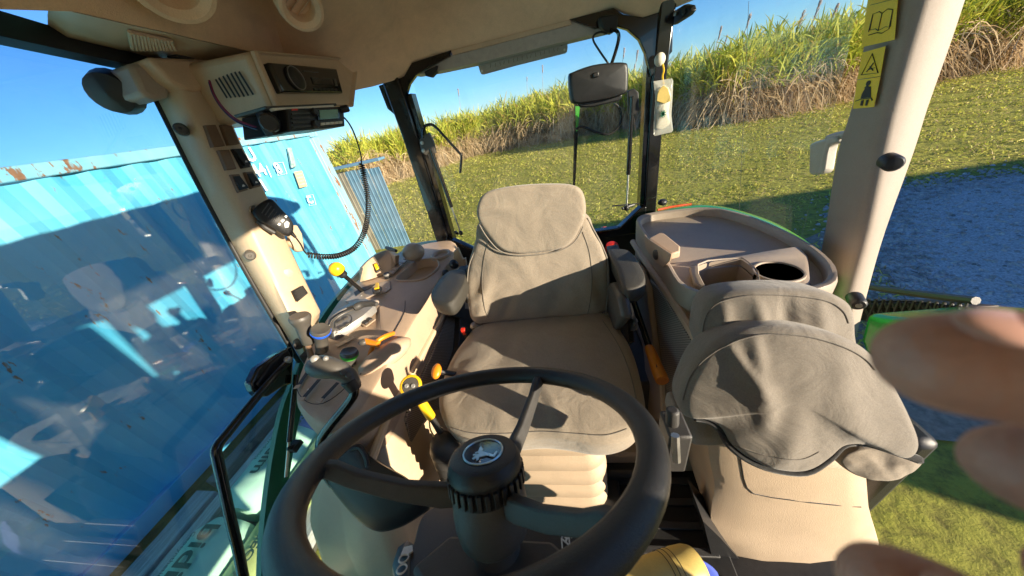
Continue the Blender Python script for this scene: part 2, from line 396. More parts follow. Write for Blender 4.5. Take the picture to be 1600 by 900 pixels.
def text(s, size, org, right, up, mat, parent, name='lettering', extrude=0.0004, bold=0.0, align='LEFT', shear=0.0):
    cu = bpy.data.curves.new('tmp', 'FONT'); cu.body = s; cu.size = size; cu.extrude = extrude; cu.align_x = align; cu.offset = bold; cu.shear = shear
    cu.resolution_u = 3
    to = bpy.data.objects.new('tmp', cu); COL.objects.link(to)
    dg = bpy.context.evaluated_depsgraph_get()
    me = bpy.data.meshes.new_from_object(to.evaluated_get(dg)); me.name = name
    bpy.data.objects.remove(to)
    right = V(right).normalized(); up = V(up); up = (up - right * up.dot(right)).normalized(); nn = right.cross(up)
    org = V(org) - rootloc(parent)
    me.transform(Matrix(((right.x, up.x, nn.x, org.x), (right.y, up.y, nn.y, org.y), (right.z, up.z, nn.z, org.z), (0, 0, 0, 1))))
    me.materials.clear(); me.materials.append(M[mat])
    o = bpy.data.objects.new(name, me); COL.objects.link(o); o.parent = parent
    return o
def rrect(w, h, r, n=4):
    out = []
    for cx, cy, a0 in ((w / 2 - r, h / 2 - r, 0), (-w / 2 + r, h / 2 - r, 90), (-w / 2 + r, -h / 2 + r, 180), (w / 2 - r, -h / 2 + r, 270)):
        for k in range(n + 1):
            a = R_(a0 + 90 * k / n); out.append((cx + r * math.cos(a), cy + r * math.sin(a)))
    return out
def resample(pts, n):
    pts = [V(p) for p in pts] + [V(pts[0])]
    L = [0]
    for a, b in zip(pts, pts[1:]): L.append(L[-1] + (b - a).length)
    out = []; j = 0
    for i in range(n):
        t = L[-1] * i / n
        while L[j + 1] < t: j += 1
        k = (t - L[j]) / max(1e-9, L[j + 1] - L[j]); out.append(pts[j].lerp(pts[j + 1], k))
    return out
def pillow(outline, p0, nrm, thick, bulge, n=96, wr=0.004, wf=9.0, edge=0.25, seed=0.0, folds=None, center=None):
    """a stuffed cushion: outline points on a plane through p0, face bulged along nrm, sides thick deep"""
    nrm = V(nrm).normalized()
    o = resample(catmull(outline, 6, True), n)
    c = V(center) if center is not None else sum(o, V()) / n
    mb = MB(); loops = []
    fs_back = [(0.90, -thick * 1.0), (0.965, -thick * 0.93), (0.995, -thick * 0.75), (1.0, -thick * 0.4)]
    fs_front = [(1.0, 0.0), (0.99, 0.006), (0.965, 0.012)] + [(x, None) for x in (0.93, 0.88, 0.82, 0.75, 0.67, 0.58, 0.49, 0.40, 0.31, 0.22, 0.13, 0.05)]
    for fct, h in fs_back + fs_front:
        lp = []
        for p in o:
            q = c.lerp(p, fct)
            hh = h if h is not None else 0.014 + (bulge - 0.014) * (1 - fct ** 2.2)
            nv = V((q.x * wf, q.y * wf, q.z * wf + seed))
            wv = noise.noise(nv) * wr + noise.noise(nv * 2.7) * wr * 0.4
            if h is not None and h < 0.001: wv *= 0.25
            q = q + nrm * (hh + wv)
            if folds and (h is None or h >= 0):
                for a, b_, wdt, dep in folds:
                    ab = V(b_) - V(a); t = max(0, min(1, (q - V(a)).dot(ab) / ab.length_squared))
                    pr = V(a) + ab * t; dd = (q - pr); dd = (dd - nrm * dd.dot(nrm)).length
                    q = q + nrm * dep * math.exp(-(dd / wdt) ** 2) * (0.25 + 0.75 * math.sin(math.pi * min(1, 0.15 + 0.85 * t)))
            lp.append(q)
        loops.append(lp)
    mb.loft(loops)
    return mb
# ================================================================== SETTING
def sheet(name, pts, z, mat, kind='structure'):
    mb = MB(); mb.face([mb.b.verts.new((x, y, z)) for x, y in pts])
    return tag(mb.done(name, mat, None, smooth=0), kind=kind)
sheet('ground', [(-900, -900), (900, -900), (900, 900), (-900, 900)], 0.0, 'grass')
sheet('gravel_yard', [(3.3, -30), (60, -30), (60, 4.4), (14, 5.0), (9, 5.3), (6.4, 5.5), (5.3, 5.4), (4.6, 4.6), (3.9, 3.6), (3.5, 2.8)], 0.006, 'gravel')
sheet('bare_earth', [(1.4, 1.5), (3.3, 1.2), (3.5, 2.8), (3.9, 3.6), (4.4, 4.4), (4.1, 4.55), (3.5, 4.25), (2.9, 4.05), (2.2, 3.6), (1.6, 2.9)], 0.012, 'dirt')
sheet('bare_earth', [(-3.6, -30), (-2.0, -30), (-1.9, 2.8), (-2.1, 4.6), (-3.2, 5.2)], 0.009, 'dirt')

def strips(name, root, dirs, length, width, droop, col, segs, mat, face_to=None):
    """many leaf blades in one mesh (numpy): root (n,3), dirs (n,3) unit, droop = sag per blade"""
    n = len(root); k = np.linspace(0, 1, segs + 1)
    P = root[:, None, :] + dirs[:, None, :] * (length[:, None] * k[None, :])[:, :, None]
    P[:, :, 2] -= droop[:, None] * length[:, None] * (k ** 2)[None, :]
    P[:, :, 2] = np.maximum(P[:, :, 2], 0.015)
    side = np.cross(dirs, np.random.normal(size=(n, 3))); side /= np.linalg.norm(side, axis=1)[:, None] + 1e-9
    if face_to is not None:
        vdir = np.array(face_to)[None, :] - root; vdir /= np.linalg.norm(vdir, axis=1)[:, None]
        s2 = np.cross(dirs, vdir); s2 /= np.linalg.norm(s2, axis=1)[:, None] + 1e-9
        side = side * 0.6 + s2; side /= np.linalg.norm(side, axis=1)[:, None] + 1e-9
    prof = np.sin(np.pi * (0.15 + 0.85 * k)) ** 0.8
    prof[-1] = 0.06
    W = width[:, None] * prof[None, :] * 0.5
    A = P + side[:, None, :] * W[:, :, None]; B = P - side[:, None, :] * W[:, :, None]
    verts = np.stack([A, B], axis=2).reshape(-1, 3)
    base = np.arange(n)[:, None] * (2 * (segs + 1)) + np.arange(segs)[None, :] * 2
    quads = np.stack([base, base + 1, base + 3, base + 2], axis=-1).reshape(-1, 4)
    me = bpy.data.meshes.new(name)
    me.vertices.add(len(verts)); me.vertices.foreach_set('co', verts.astype(np.float32).ravel())
    me.loops.add(quads.size); me.loops.foreach_set('vertex_index', quads.astype(np.int32).ravel())
    me.polygons.add(len(quads)); me.polygons.foreach_set('loop_start', (np.arange(len(quads)) * 4).astype(np.int32))
    me.polygons.foreach_set('use_smooth', np.ones(len(quads), dtype=bool))
    me.update(calc_edges=True)
    at = me.color_attributes.new('leafcol', 'FLOAT_COLOR', 'POINT')
    cc = np.repeat(np.concatenate([col, np.ones((n, 1))], 1), 2 * (segs + 1), axis=0)
    at.data.foreach_set('color', cc.astype(np.float32).ravel())
    me.materials.append(M[mat])
    o = bpy.data.objects.new(name, me); COL.objects.link(o)
    return o
rng = np.random.default_rng(5)
def mixcol(a, b, t): return np.array(a)[None, :] * (1 - t[:, None]) + np.array(b)[None, :] * t[:, None]
# mown grass: tufts of short blades over what the windows show
def in_poly(x, y, poly):
    ins = np.zeros(len(x), bool); j = len(poly) - 1
    for i in range(len(poly)):
        xi, yi = poly[i]; xj, yj = poly[j]
        c = ((yi > y) != (yj > y)) & (x < (xj - xi) * (y - yi) / (yj - yi + 1e-12) + xi); ins ^= c; j = i
    return ins
n = 260000
yy = 2.2 + (rng.random(n) ** 1.5) * 22.5
xx = -10 + rng.random(n) * 30
keep = ~in_poly(xx, yy, [(3.3, -30), (60, -30), (60, 4.4), (14, 5.0), (9, 5.3), (6.4, 5.5), (5.3, 5.4), (4.6, 4.6), (3.9, 3.6), (3.5, 2.8)])
keep &= ~((xx < -3.2) & (yy < 6.7))
pat = np.array([noise.noise(V((a * 1.3, b * 1.3, 2.0))) + 0.7 * noise.noise(V((a * 4.5, b * 4.5, 5.0))) for a, b in zip(xx, yy)])
keep &= (pat > -0.10) | (rng.random(n) < 0.20)
xx, yy, pat = xx[keep], yy[keep], pat[keep]; n = len(xx)
dr = np.stack([rng.normal(0, .55, n), rng.normal(0, .55, n), np.ones(n)], 1); dr /= np.linalg.norm(dr, axis=1)[:, None]
dist = np.hypot(xx, yy)
ln = rng.uniform(.03, .07, n) * (1 + 1.2 * (rng.random(n) < .12)) * (1 + 0.4 * np.clip(pat, -.5, 1))
gc = mixcol((0.30, 0.37, 0.03), (0.74, 0.64, 0.16), np.clip(rng.random(n) * 0.8 + pat * 0.35, 0, 1))
dry = rng.random(n) < 0.30; gc[dry] = mixcol((0.50, 0.42, 0.18), (0.30, 0.22, 0.10), rng.random(dry.sum()))
tag(strips('grass', np.stack([xx, yy, np.zeros(n)], 1), dr, ln, 0.006 + dist * 0.0017, rng.uniform(.2, .6, n), gc, 2, 'leaf'), kind='stuff',
    label='short mown green grass between the tractor and the cane', cat='grass')
# loose stones on the gravel yard and spilling into the grass along its edge
edge_pts = [(3.5, 2.8), (3.9, 3.6), (4.6, 4.6), (5.3, 5.4), (6.4, 5.5), (9, 5.3), (14, 5.0)]
sv, sf, sc_ = [], [], []
def stone(x, y, r_):
    b0_ = len(sv); a0 = rng.random() * 6.28; hh = r_ * rng.uniform(.4, .8)
    for k in range(5):
        a = a0 + k * 1.2566; q = r_ * rng.uniform(.7, 1.15); sv.append((x + math.cos(a) * q, y + math.sin(a) * q, .004))
    for k in range(5):
        a = a0 + .4 + k * 1.2566; q = r_ * rng.uniform(.35, .7); sv.append((x + math.cos(a) * q, y + math.sin(a) * q, .004 + hh))
    for k in range(5): sf.append((b0_ + k, b0_ + (k + 1) % 5, b0_ + 5 + (k + 1) % 5, b0_ + 5 + k))
    sf.append(tuple(b0_ + 5 + k for k in range(5)))
for k in range(9000):
    if k % 2:
        e_ = int(rng.integers(0, 6)); t_ = rng.random(); (xa, ya_), (xb, yb) = edge_pts[e_], edge_pts[e_ + 1]
        stone(xa + (xb - xa) * t_ + rng.normal(0, .22), ya_ + (yb - ya_) * t_ + rng.normal(0, .22), rng.uniform(.012, .035))
    else:
        x_ = rng.uniform(3.4, 9.5); y_ = rng.uniform(1.0, 5.3)
        if y_ < 2.8 + (x_ - 3.5) * 1.5: stone(x_, y_, rng.uniform(.012, .03))
me = bpy.data.meshes.new('loose_stones'); me.from_pydata(sv, [], sf); me.materials.append(M['stone'])
o = bpy.data.objects.new('loose_stones', me); COL.objects.link(o)
tag(o, 'loose grey stones scattered along the edge of the gravel yard', 'stones', kind='stuff')
# sugarcane: stalks, green blades, hanging dead trash
BASEPX = [(560, 300), (600, 287), (650, 272), (700, 255), (760, 238), (850, 222), (1000, 197), (1113, 196), (1154, 189), (1208, 177), (1318, 156), (1420, 134), (1560, 104), (1700, 74)]
BASE = [S(px, py, 'z', 0.0) for px, py in BASEPX]
# smooth the foot of the crop into one edge running across the field
BX = [b.x for b in BASE]; BY = [b.y for b in BASE]
def foot_px(px):
    for (a, ya), (b, yb) in zip(BASEPX, BASEPX[1:]):
        if a <= px <= b: return ya + (yb - ya) * (px - a) / (b - a)
    return BASEPX[-1][1]
path = catmull([V((x, y, 0)) for x, y in zip(BX, BY)], 14)
cum = [0.0]
for a, b in zip(path, path[1:]): cum.append(cum[-1] + (b - a).length)
def along(s):
    i = max(0, min(len(path) - 2, int(np.searchsorted(cum, s)) - 1)); k = (s - cum[i]) / max(1e-6, cum[i + 1] - cum[i])
    tdir = (path[i + 1] - path[i]).normalized()
    return path[i].lerp(path[i + 1], k), V((-tdir.y, tdir.x, 0)) 
roots, dirs, lens, wids, drps, cols = [], [], [], [], [], []
def emit(ro, di, le, wi, dp, co):
    roots.append(ro); dirs.append(di / np.linalg.norm(di, axis=1)[:, None]); lens.append(le); wids.append(wi); drps.append(dp); cols.append(co)
total = cum[-1]
for row, (depth, nblade, ndead) in enumerate([(0.25, 150, 150), (1.1, 170, 60), (2.2, 140, 20), (3.6, 130, 0), (5.2, 120, 0)]):
    s = 0.3 * row
    while s < total:
        p, nin = along(s)
        if nin.dot(V((p.x, p.y, 0))) < 0: nin = -nin
        dd = (p.xy).length
        scl = 1.0 + 0.32 * noise.noise(V((s * 0.45, row * 3.1, 0))) + rng.normal(0, .06)
        H = 2.15 * scl
        c = np.array([p.x + nin.x * (depth + rng.normal(0, .22)), p.y + nin.y * (depth + rng.normal(0, .22)), 0.0])
        lean = np.array([rng.normal(-0.02, .12), rng.normal(-.06, .12), 0])
        outw = -np.array([nin.x, nin.y, 0.0])
        # stalks
        m = 26
        ro = c + np.stack([rng.normal(0, .28, m), rng.normal(0, .28, m), np.zeros(m)], 1)
        di = np.stack([rng.normal(0, .16, m), rng.normal(0, .16, m), np.ones(m)], 1) + lean
        if row < 2:
            t = rng.random(m)
            emit(ro, di, H * rng.uniform(.6, 1.0, m), np.full(m, .035), rng.uniform(0, .05, m), mixcol((0.20, 0.16, 0.055), (0.34, 0.24, 0.13), t))
        # green tops
        m = nblade
        h0 = H * rng.uniform(.48, 1.02, m)
        ro = c + np.stack([rng.normal(0, .34, m), rng.normal(0, .34, m), h0], 1) + lean * h0[:, None]
        di = np.stack([rng.normal(0, .42, m), rng.normal(0, .42, m), rng.uniform(.55, 1.5, m)], 1) + lean
        t = rng.random(m) ** 0.8
        co = mixcol((0.19, 0.28, 0.02), (0.66, 0.63, 0.09), t)
        yl = rng.random(m) < 0.14; co[yl] = mixcol((0.48, 0.40, 0.07), (0.42, 0.30, 0.10), rng.random(yl.sum()))
        emit(ro, di, rng.uniform(.7, 1.35, m), rng.uniform(.028, .05, m), rng.uniform(.15, .85, m), co)
        # dead trash hanging on the outside
        m = int(ndead * max(0.25, 0.8 + 0.9 * noise.noise(V((s * 0.8, 7.7, row)))))
        if m:
            h0 = H * rng.uniform(.15, .80, m)
            ro = c + np.stack([rng.normal(0, .33, m), rng.normal(0, .33, m), h0], 1) + outw * rng.uniform(0, .25, m)[:, None]
            di = np.stack([rng.normal(0, .55, m), rng.normal(0, .55, m), rng.uniform(-.7, .45, m)], 1) + outw * 0.35
            t = rng.random(m)
            co = mixcol((0.72, 0.57, 0.36), (0.42, 0.28, 0.15), t)
            emit(ro, di, rng.uniform(.6, 1.3, m), rng.uniform(.022, .04, m), rng.uniform(.5, 1.1, m), co)
        s += 0.62 + rng.normal(0, .08)
tag(strips('sugarcane_crop', np.concatenate(roots), np.concatenate(dirs), np.concatenate(lens), np.concatenate(wids), np.concatenate(drps), np.concatenate(cols), 4, 'leaf', face_to=(0, 0, 2.4)),
    kind='stuff', label='tall green sugarcane with dead straw leaves hanging at its foot', cat='sugarcane')
PLUMES = [(1122, 49, .50), (1131, 63, .35), (1167, 29, .55), (1169, 51, .3), (1251, 24, .75), (1277, 8, .6), (1178, 72, .4), (1195, 69, .4), (710, 147, .5), (842, 110, .5), (818, 128, .3), (970, 83, .6), (991, 86, .6), (987, 108, .4), (1187, 66, .3), (1304, 14, .6)]
PLAB = ['large feathery cane plume nearest the right rear post outside the side window', 'small cane plume just below the first one beside the right rear post',
 'tall cane plume beside the thin wire in the side window', 'small cane plume under the tall one at the window wire', 'broad slanting cane plume left of the yellow book sticker',
 'cane plume at the top edge left of the yellow book sticker', 'tiny low cane plume at the foot of the window wire plumes', 'tiny cane plume low to the right of the window wire',
 'lone cane plume far left over the rear window', 'cane plume on its own beneath the number plate', 'short thin cane plume left of the one under the number plate',
 'tall cane plume directly left of the black rear mirror edge and right rear post', 'cane plume between the mirror and the right rear post, upper one', 'cane plume between the mirror and the right rear post, lower one',
 'low cane plume midway across the side window', 'rightmost cane plume by the right pillar']
for i, (px, py, ht) in enumerate(PLUMES):
    fb = S(px, foot_px(px), 'z', 0.0); t = (fb - CAM).dot(AX.col[2]) * 1.03
    tip = D(px, py - 8, t); rt = V((tip.x - 0.25, tip.y - 0.05, 1.8))
    mb = MB()
    pth = [rt.lerp(tip, k / 6) + V((0, 0, 0.10 * math.sin(math.pi * k / 6))) for k in range(7)]
    mb.tube(pth, [0.012] * 5 + [.008, .004], 5)
    for k in range(46):
        u = random.random(); a = random.random() * 6.283; base = tip - (tip - rt).normalized() * ht * (0.1 + 0.9 * u)
        L_ = ht * (0.10 + 0.22 * math.sin(math.pi * (0.15 + 0.8 * u)))
        e = base + V((math.cos(a) * 0.35 + 0.25, math.sin(a) * 0.35, 0.75)) * L_
        sd = V((math.sin(a), -math.cos(a), 0)) * 0.018
        mb.prism([base - sd * .4, base + sd * .4, e + sd, e - sd], V((0.003, 0.003, 0)))
    o = mb.done('cane_plume', 'plume', None, smooth=180)
    tag(o, PLAB[i], 'cane flower', 'flower plumes above the cane')

# ------------------------------------------------------------------ shipping container on the left
CX = -3.35; CZ0, CZ1 = 0.20, 2.76; CY0, CY1 = -7.5, 4.69
cont = thing('shipping_container', 'long blue shipping container with rusty top rail beside the tractor', 'container', (CX - 1.2, -1.4, 0.0))
prof = []
y = CY0 + 0.08; pitch = 0.278
while y + pitch < CY1 - 0.17:
    prof += [(y, 0.0), (y + 0.072, 0.0), (y + 0.140, -0.024), (y + 0.210, -0.024)]
    y += pitch
prof += [(CY1 - 0.16, 0.0)]
mb = MB()
mb.grid([[V((CX - 0.03 + dx, yy_, z)) for yy_, dx in prof] for z in (CZ0 + 0.14, CZ1 - 0.07)], thick=(-0.004, 0, 0))
wall_o = mb.done('side_wall', 'cont', cont, smooth=0)
mb = MB(); mb.box((CX - 0.04, (CY0 + CY1) / 2, CZ1 - 0.035), (0.08, CY1 - CY0 - 0.3, 0.09)); mb.done('top_rail', 'cont_rail', cont, bevel=0.008)
mb = MB(); mb.box((CX - 0.04, (CY0 + CY1) / 2, CZ0 + 0.07), (0.07, CY1 - CY0 - 0.3, 0.15)); mb.done('bottom_rail', 'cont', cont, bevel=0.008)
mb = MB(); mb.box((CX - 0.075, CY1 - 0.075, (CZ0 + CZ1) / 2), (0.15, 0.15, CZ1 - CZ0 - 0.22)); mb.box((CX - 0.045, CY1 - 0.165, (CZ0 + CZ1) / 2), (0.05, 0.05, CZ1 - CZ0 - 0.24)); mb.done('corner_post', 'cont_rail', cont, bevel=0.012)
for zc in (CZ1 - 0.04, CZ0 + 0.05):
    mb = MB(); h = 0.018; c = V((CX - 0.08, CY1 - 0.085, zc))
    out = [(c.x + 0.088, c.y + a * 0.085, c.z + b * 0.062) for a, b in ((-1, -1), (1, -1), (1, 1), (-1, 1))]
    mb.box(c - V((0.01, 0, 0)), (0.156, 0.17, 0.12)); 
    for sy in (-1, 1): mb.box((c.x + 0.078, c.y + sy * 0.062, c.z), (0.02, 0.048, 0.122))
    for sz in (-1, 1): mb.box((c.x + 0.0785, c.y, c.z + sz * 0.048), (0.02, 0.08, 0.026))
    mb.done('corner_casting', 'cont_rail', cont, bevel=0.006)
mb = MB(); mb.box((CX - 1.25, (CY0 + CY1) / 2, CZ1 - 0.02), (2.38, CY1 - CY0 - 0.02, 0.03)); mb.done('roof', 'cont', cont)
mb = MB(); mb.box((CX - 1.25, CY1 - 0.03, (CZ0 + CZ1) / 2), (2.18, 0.05, CZ1 - CZ0 - 0.1)); mb.done('end_wall', 'cont', cont)
mb = MB(); mb.box((CX - 2.42, (CY0 + CY1) / 2, (CZ0 + CZ1) / 2), (0.04, CY1 - CY0 - 0.1, CZ1 - CZ0 - 0.1)); mb.done('far_wall', 'cont', cont)
M['vent'] = pm('grey_green_vent', (0.30, 0.42, 0.40), 0.5, var=0.15, scale=20)
mb = MB(); mb.prism([S(px, py, 'x', CX) for px, py in ((442, 231), (448, 231), (456, 261), (449, 263))], V((.03, 0, 0))); vb_ = mb.done('vent_box', 'vent', cont, bevel=0.010)
mb = MB(); mb.prism([S(px, py, 'x', CX + .03) for px, py in ((445, 237), (448.5, 237), (453.5, 257), (450, 258))], V((.012, 0, 0))); mb.done('vent_cover', 'vent', vb_, bevel=0.004)
pq = [S(px, py, 'x', CX + .004) for px, py in ((454, 268.5), (466.5, 266.5), (475, 291), (463, 294))]
mb = MB(); mb.prism(pq, V((.005, 0, 0))); pl = mb.done('data_plate', 'tan_pale', cont, bevel=0.002)
for k in range(4):
    f0 = .14 + k * .21; a0, a1, b0, b1 = pq[0].lerp(pq[3], f0), pq[1].lerp(pq[2], f0), pq[0].lerp(pq[3], f0 + .08), pq[1].lerp(pq[2], f0 + .08)
    mb = MB(); mb.prism([a0.lerp(a1, .15) + V((.0055, 0, 0)), a0.lerp(a1, .85) + V((.0055, 0, 0)), b0.lerp(b1, .85) + V((.0055, 0, 0)), b0.lerp(b1, .15) + V((.0055, 0, 0))], V((.001, 0, 0))); mb.done('print_line', 'vent', pl, smooth=0)
YR, ZU = (0, 1, 0), (0, 0, 1)
for s_, px, py, sz in (('U', 383, 253, .20), ('44', 394.5, 277, .185), ('1', 407, 299, .18), ('8', 429.5, 271.5, .18), ('C', 478.5, 319, .14)):
    text(s_, sz, S(px, py, 'x', CX + 0.006), YR, ZU, 'white', cont, 'marking', bold=0.004)
def outline_px(q, rr):
    mb = MB(); mb.tube([S(px, py, 'x', CX + .006) for px, py in q], rr, 4, closed=True); mb.done('marking', 'white', cont, smooth=0)
outline_px(((423.5, 255), (437, 253.5), (443.5, 271.5), (430, 274)), .0038)
outline_px(((473.5, 306), (484, 304), (489, 319.5), (479, 321.5)), .0035)
mb = MB(); mb.tube([S(411, 259, 'x', CX + .006), S(419, 277, 'x', CX + .006)], .005, 4); mb.done('marking', 'white', cont, smooth=0)
# timbers the container stands on and the wrapped rolls before it
def beam(x, y0, y1, z, sx, sz, mat, label):
    mb = MB(); nseg = 12
    loops = []
    for k in range(nseg + 1):
        yk = y0 + (y1 - y0) * k / nseg; j = 0.006
        loops.append([(x + a * sx / 2 + random.uniform(-j, j), yk, z + b * sz / 2 + random.uniform(-j, j)) for a, b in ((-1, -1), (1, -1), (1, 1), (-1, 1))])
    mb.loft(loops); o = mb.done('timber_beam', mat, None, smooth=30, bevel=0.008)
    return tag(o, label, 'timber')
beam(-3.16, -3.0, 0.88, 0.10, 0.20, 0.18, 'wood', 'thick brown timber at the foot of the blue container')
beam(-3.20, 0.95, 4.6, 0.10, 0.13, 0.17, 'wood_dark', 'dark timber bearer running on behind the brown one')
beam(-2.90, -3.0, 5.2, 0.14, 0.13, 0.15, 'sheet_grey' if False else 'wood', 'long grey plank edge between the container and the green rolls')
beam(-2.02, -2.0, 2.6, 0.06, 0.16, 0.10, 'wood', 'low brown plank lying under the door beside the rolls')
def roll(x, y0, y1, z, r, mat, label, seed):
    o = thing('wrapped_roll', label, 'fabric roll', (x, (y0 + y1) / 2, 0))
    mb = MB(); loops = []; K = 40
    for k in range(K + 1):
        yk = y0 + (y1 - y0) * k / K; e = min(k, K - k) / 2.0; rk = r * (1 if e >= 1 else 0.72 + 0.28 * e)
        loops.append([V((x + math.cos(a) * rk * (1.12 + 0.04 * noise.noise(V((math.cos(a) * 2, yk * 5, seed)))), yk, z + math.sin(a) * rk * (0.92 + 0.06 * noise.noise(V((math.sin(a) * 2, yk * 4, seed + 5)))))) for a in [2 * math.pi * q / 28 for q in range(28)]])
    mb.loft(loops); mb.done('wrapping', mat, o, smooth=60)
    return o
r1 = roll(-2.58, -1.2, 0.66, 0.19, 0.20, 'wrap', 'near green film wrapped roll with dark lettering', 1.0)
r2 = roll(-2.58, 0.72, 2.75, 0.19, 0.20, 'wrap', 'far green film wrapped roll with a purple strap', 4.0)
r3 = roll(-2.24, -1.6, 1.55, 0.13, 0.14, 'wrap_olive', 'slim olive film wrapped roll nearest the tractor', 8.0)
DN = (0, -1, 0); UPX = (1, 0, 0)
for yk in (0.62, 1.16): pass
text('bidim', 0.20, (-2.60, 0.60, 0.392), DN, UPX, 'print', r1, bold=0.004)
text('Geosynthetics', 0.045, (-2.665, 0.55, 0.388), DN, UPX, 'print', r1)
text('bidim', 0.15, (-2.58, 1.26, 0.388), DN, UPX, 'print', r2, bold=0.003)
text('Geosynthetics', 0.045, (-2.655, 1.3, 0.384), DN, UPX, 'print', r2)
text('bidim Green', 0.15, (-2.52, 1.95, 0.388), DN, UPX, 'print', r2, bold=0.003)
text('GEOFABRICS', 0.09, (-2.23, 0.62, 0.268), DN, UPX, 'print', r3, bold=0.002)
mb = MB()
mb.loft([[V((-2.58 + math.cos(a) * rr * 1.14, yk, 0.19 + math.sin(a) * rr * 0.96)) for a in [2 * math.pi * q / 28 for q in range(28)]] for rr, yk in ((0.197, 1.36), (0.208, 1.37), (0.208, 1.44), (0.197, 1.45))])
mb.done('strap', 'strap', r2, smooth=60)
# ------------------------------------------------------------------ sheet steel shed behind the container
shed = thing('steel_shed', 'low shed of upright corrugated steel sheets behind the container', 'shed', (-4.6, 7.0, 0))
x = -5.75
i = 0
while x < -3.72:
    wd = 0.40 if i < 3 else 0.30
    top = 2.02 - 0.02 * i
    pr = []
    q = 0
    while q < wd - 0.01:
        pr += [(q, 0.0), (q + 0.035, 0.0), (q + 0.05, 0.008), (q + 0.065, 0.008), (q + 0.08, 0.0)]; q += 0.1
    mb = MB(); mb.grid([[V((x + a, 6.6 - b - 0.006 * (i % 2), z)) for a, b in pr] for z in (0.0, top)], thick=(0, 0.003, 0))
    mb.done('steel_sheet', 'sheet_grey' if i < 3 else 'sheet_blue', shed, smooth=0)
    x += wd - 0.005; i += 1
mb = MB(); mb.box((-4.7, 6.55, 2.07), (2.35, 0.28, 0.05)); mb.done('roof_edge', 'sheet_blue', shed, bevel=0.008)
mb = MB(); mb.box((-4.95, 7.0, 2.05), (1.7, 0.7, 0.03)); mb.done('roof', 'sheet_grey', shed)
FS = thing('added_shade_shed', 'unseen grey steel shed added off to the right to shade the grass', 'shed', (14.5, -1.0, 0))  # unseen block, added so its shadow falls across the grass
mb = MB(); mb.box((14.5, 0.6, 1.25), (11, .06, 2.5)); mb.box((14.5, -2.4, 1.25), (11, .06, 2.5)); mb.done('wall', 'sheet_grey', FS, smooth=0)
mb = MB(); mb.box((14.5, -0.9, 2.56), (11.3, 3.4, 0.10)); mb.done('roof', 'sheet_blue', FS, smooth=0)
for x_ in (9.02, 19.98):
    mb = MB(); mb.box((x_, -0.9, 1.25), (.06, 2.94, 2.5)); mb.done('wall', 'sheet_grey', FS, smooth=0)
# ================================================================== TRACTOR CAB
TR = thing('tractor', 'tan lined cab of a green tractor seen from the dashboard', 'tractor', (0, 0.8, 0))
X1 = V((1, 0, 0)); Y1 = V((0, 1, 0)); Z1 = V((0, 0, 1))
# --- headliner: a shallow moulded dish with a lower rim
rimL = [S(px, py, 'z', 2.715) for px, py in ((110, 18), (194, 37), (250, 49), (300, 61), (345, 71), (385, 80))]
rimM = [S(455, 125, 'x', -0.74), S(510, 146, 'y', 1.22), S(545, 142, 'y', 1.30), S(578, 135, 'y', 1.39), S(606, 127, 'y', 1.46)]
rimR = [S(px, py, 'y', 1.49) for px, py in ((628, 119), (640, 99), (700, 79), (790, 56), (885, 32), (954, 13), (969, 22), (1000, 28), (1048, 13))]
rim = [V((-0.93, -0.55, 2.70)), V((-0.95, 0.1, 2.715))] + rimL + rimM + rimR + [V((0.74, 1.28, 2.62)), V((0.86, 1.0, 2.66)), V((0.92, 0.4, 2.70)), V((0.92, -0.55, 2.70)), V((0.5, -0.72, 2.70)), V((-0.5, -0.72, 2.70))]
cen = V((0, 0.45, 2.84))
mb = MB(); loops = []
for fct, dz in ((1.0, 0.0), (0.985, 0.012), (0.96, 0.05), (0.92, 0.09), (0.84, 0.12), (0.7, 0.14), (0.45, 0.15), (0.15, 0.155)):
    lp = []
    for p in rim:
        q = cen.lerp(p, fct); q.z = p.z + dz if fct > 0.8 else (p.z + dz) * (fct / 0.84) + 2.85 * (1 - fct / 0.84)
        lp.append(q)
    loops.append(lp)
outer = [p + V((p.x - cen.x, p.y - cen.y, 0)).normalized() * 0.012 + Z1 * 0.004 for p in rim]
loops = [[p + Z1 * 0.16 for p in outer], outer] + loops
mb.loft(loops, cap0=False)
liner = mb.done('headliner', 'liner', TR, smooth=50)
mb = MB()
rp = rrect(1.78, 2.36, 0.25, 6)
mb.loft([[V((x * s_, 0.48 + y * s_, z)) for x, y in rp] for s_, z in ((0.96, 2.86), (1.0, 2.88), (1.0, 2.93), (0.93, 2.985), (0.5, 3.0))])
mb.done('roof', 'green', TR, smooth=40)
# --- round air vents in the headliner
def ring_vent(px, py, zz, rad, tilt):
    c = S(px, py, 'z', zz); ax = ((CAM - c).normalized() * 0.6 + V(tilt)).normalized()
    c = c - ax * 0.004
    mb = MB(); mb.lathe([(rad, -0.02), (rad, 0.004), (rad * 0.95, 0.012), (rad * 0.82, 0.013), (rad * 0.62, 0.006), (rad * 0.57, -0.02), (rad * 0.55, -0.045), (0, -0.05)], c, ax, 32)
    o = mb.done('air_vent', 'liner', TR, smooth=35)
    mb = MB(); mb.lathe([(rad * 0.56, -0.035), (0, -0.034)], c, ax, 24); mb.done('vent_throat', 'rubber', o)
    m = frame(ax)
    for k in (-1, 0, 1):
        mb = MB(); wl = 2 * rad * 0.54 * math.sqrt(1 - (k * 0.5) ** 2)
        mr = m @ Matrix.Rotation(R_(40), 3, 'Z'); mb.box(c + mr @ V((0, k * rad * 0.32, -0.016)), (wl, 0.003, 0.013), mr @ Matrix.Rotation(R_(-28), 3, 'X')); mb.done('vane', 'tan', o, bevel=0.0015)
ring_vent(465, 11, 2.742, 0.050, (0.25, -0.15, -0.7))
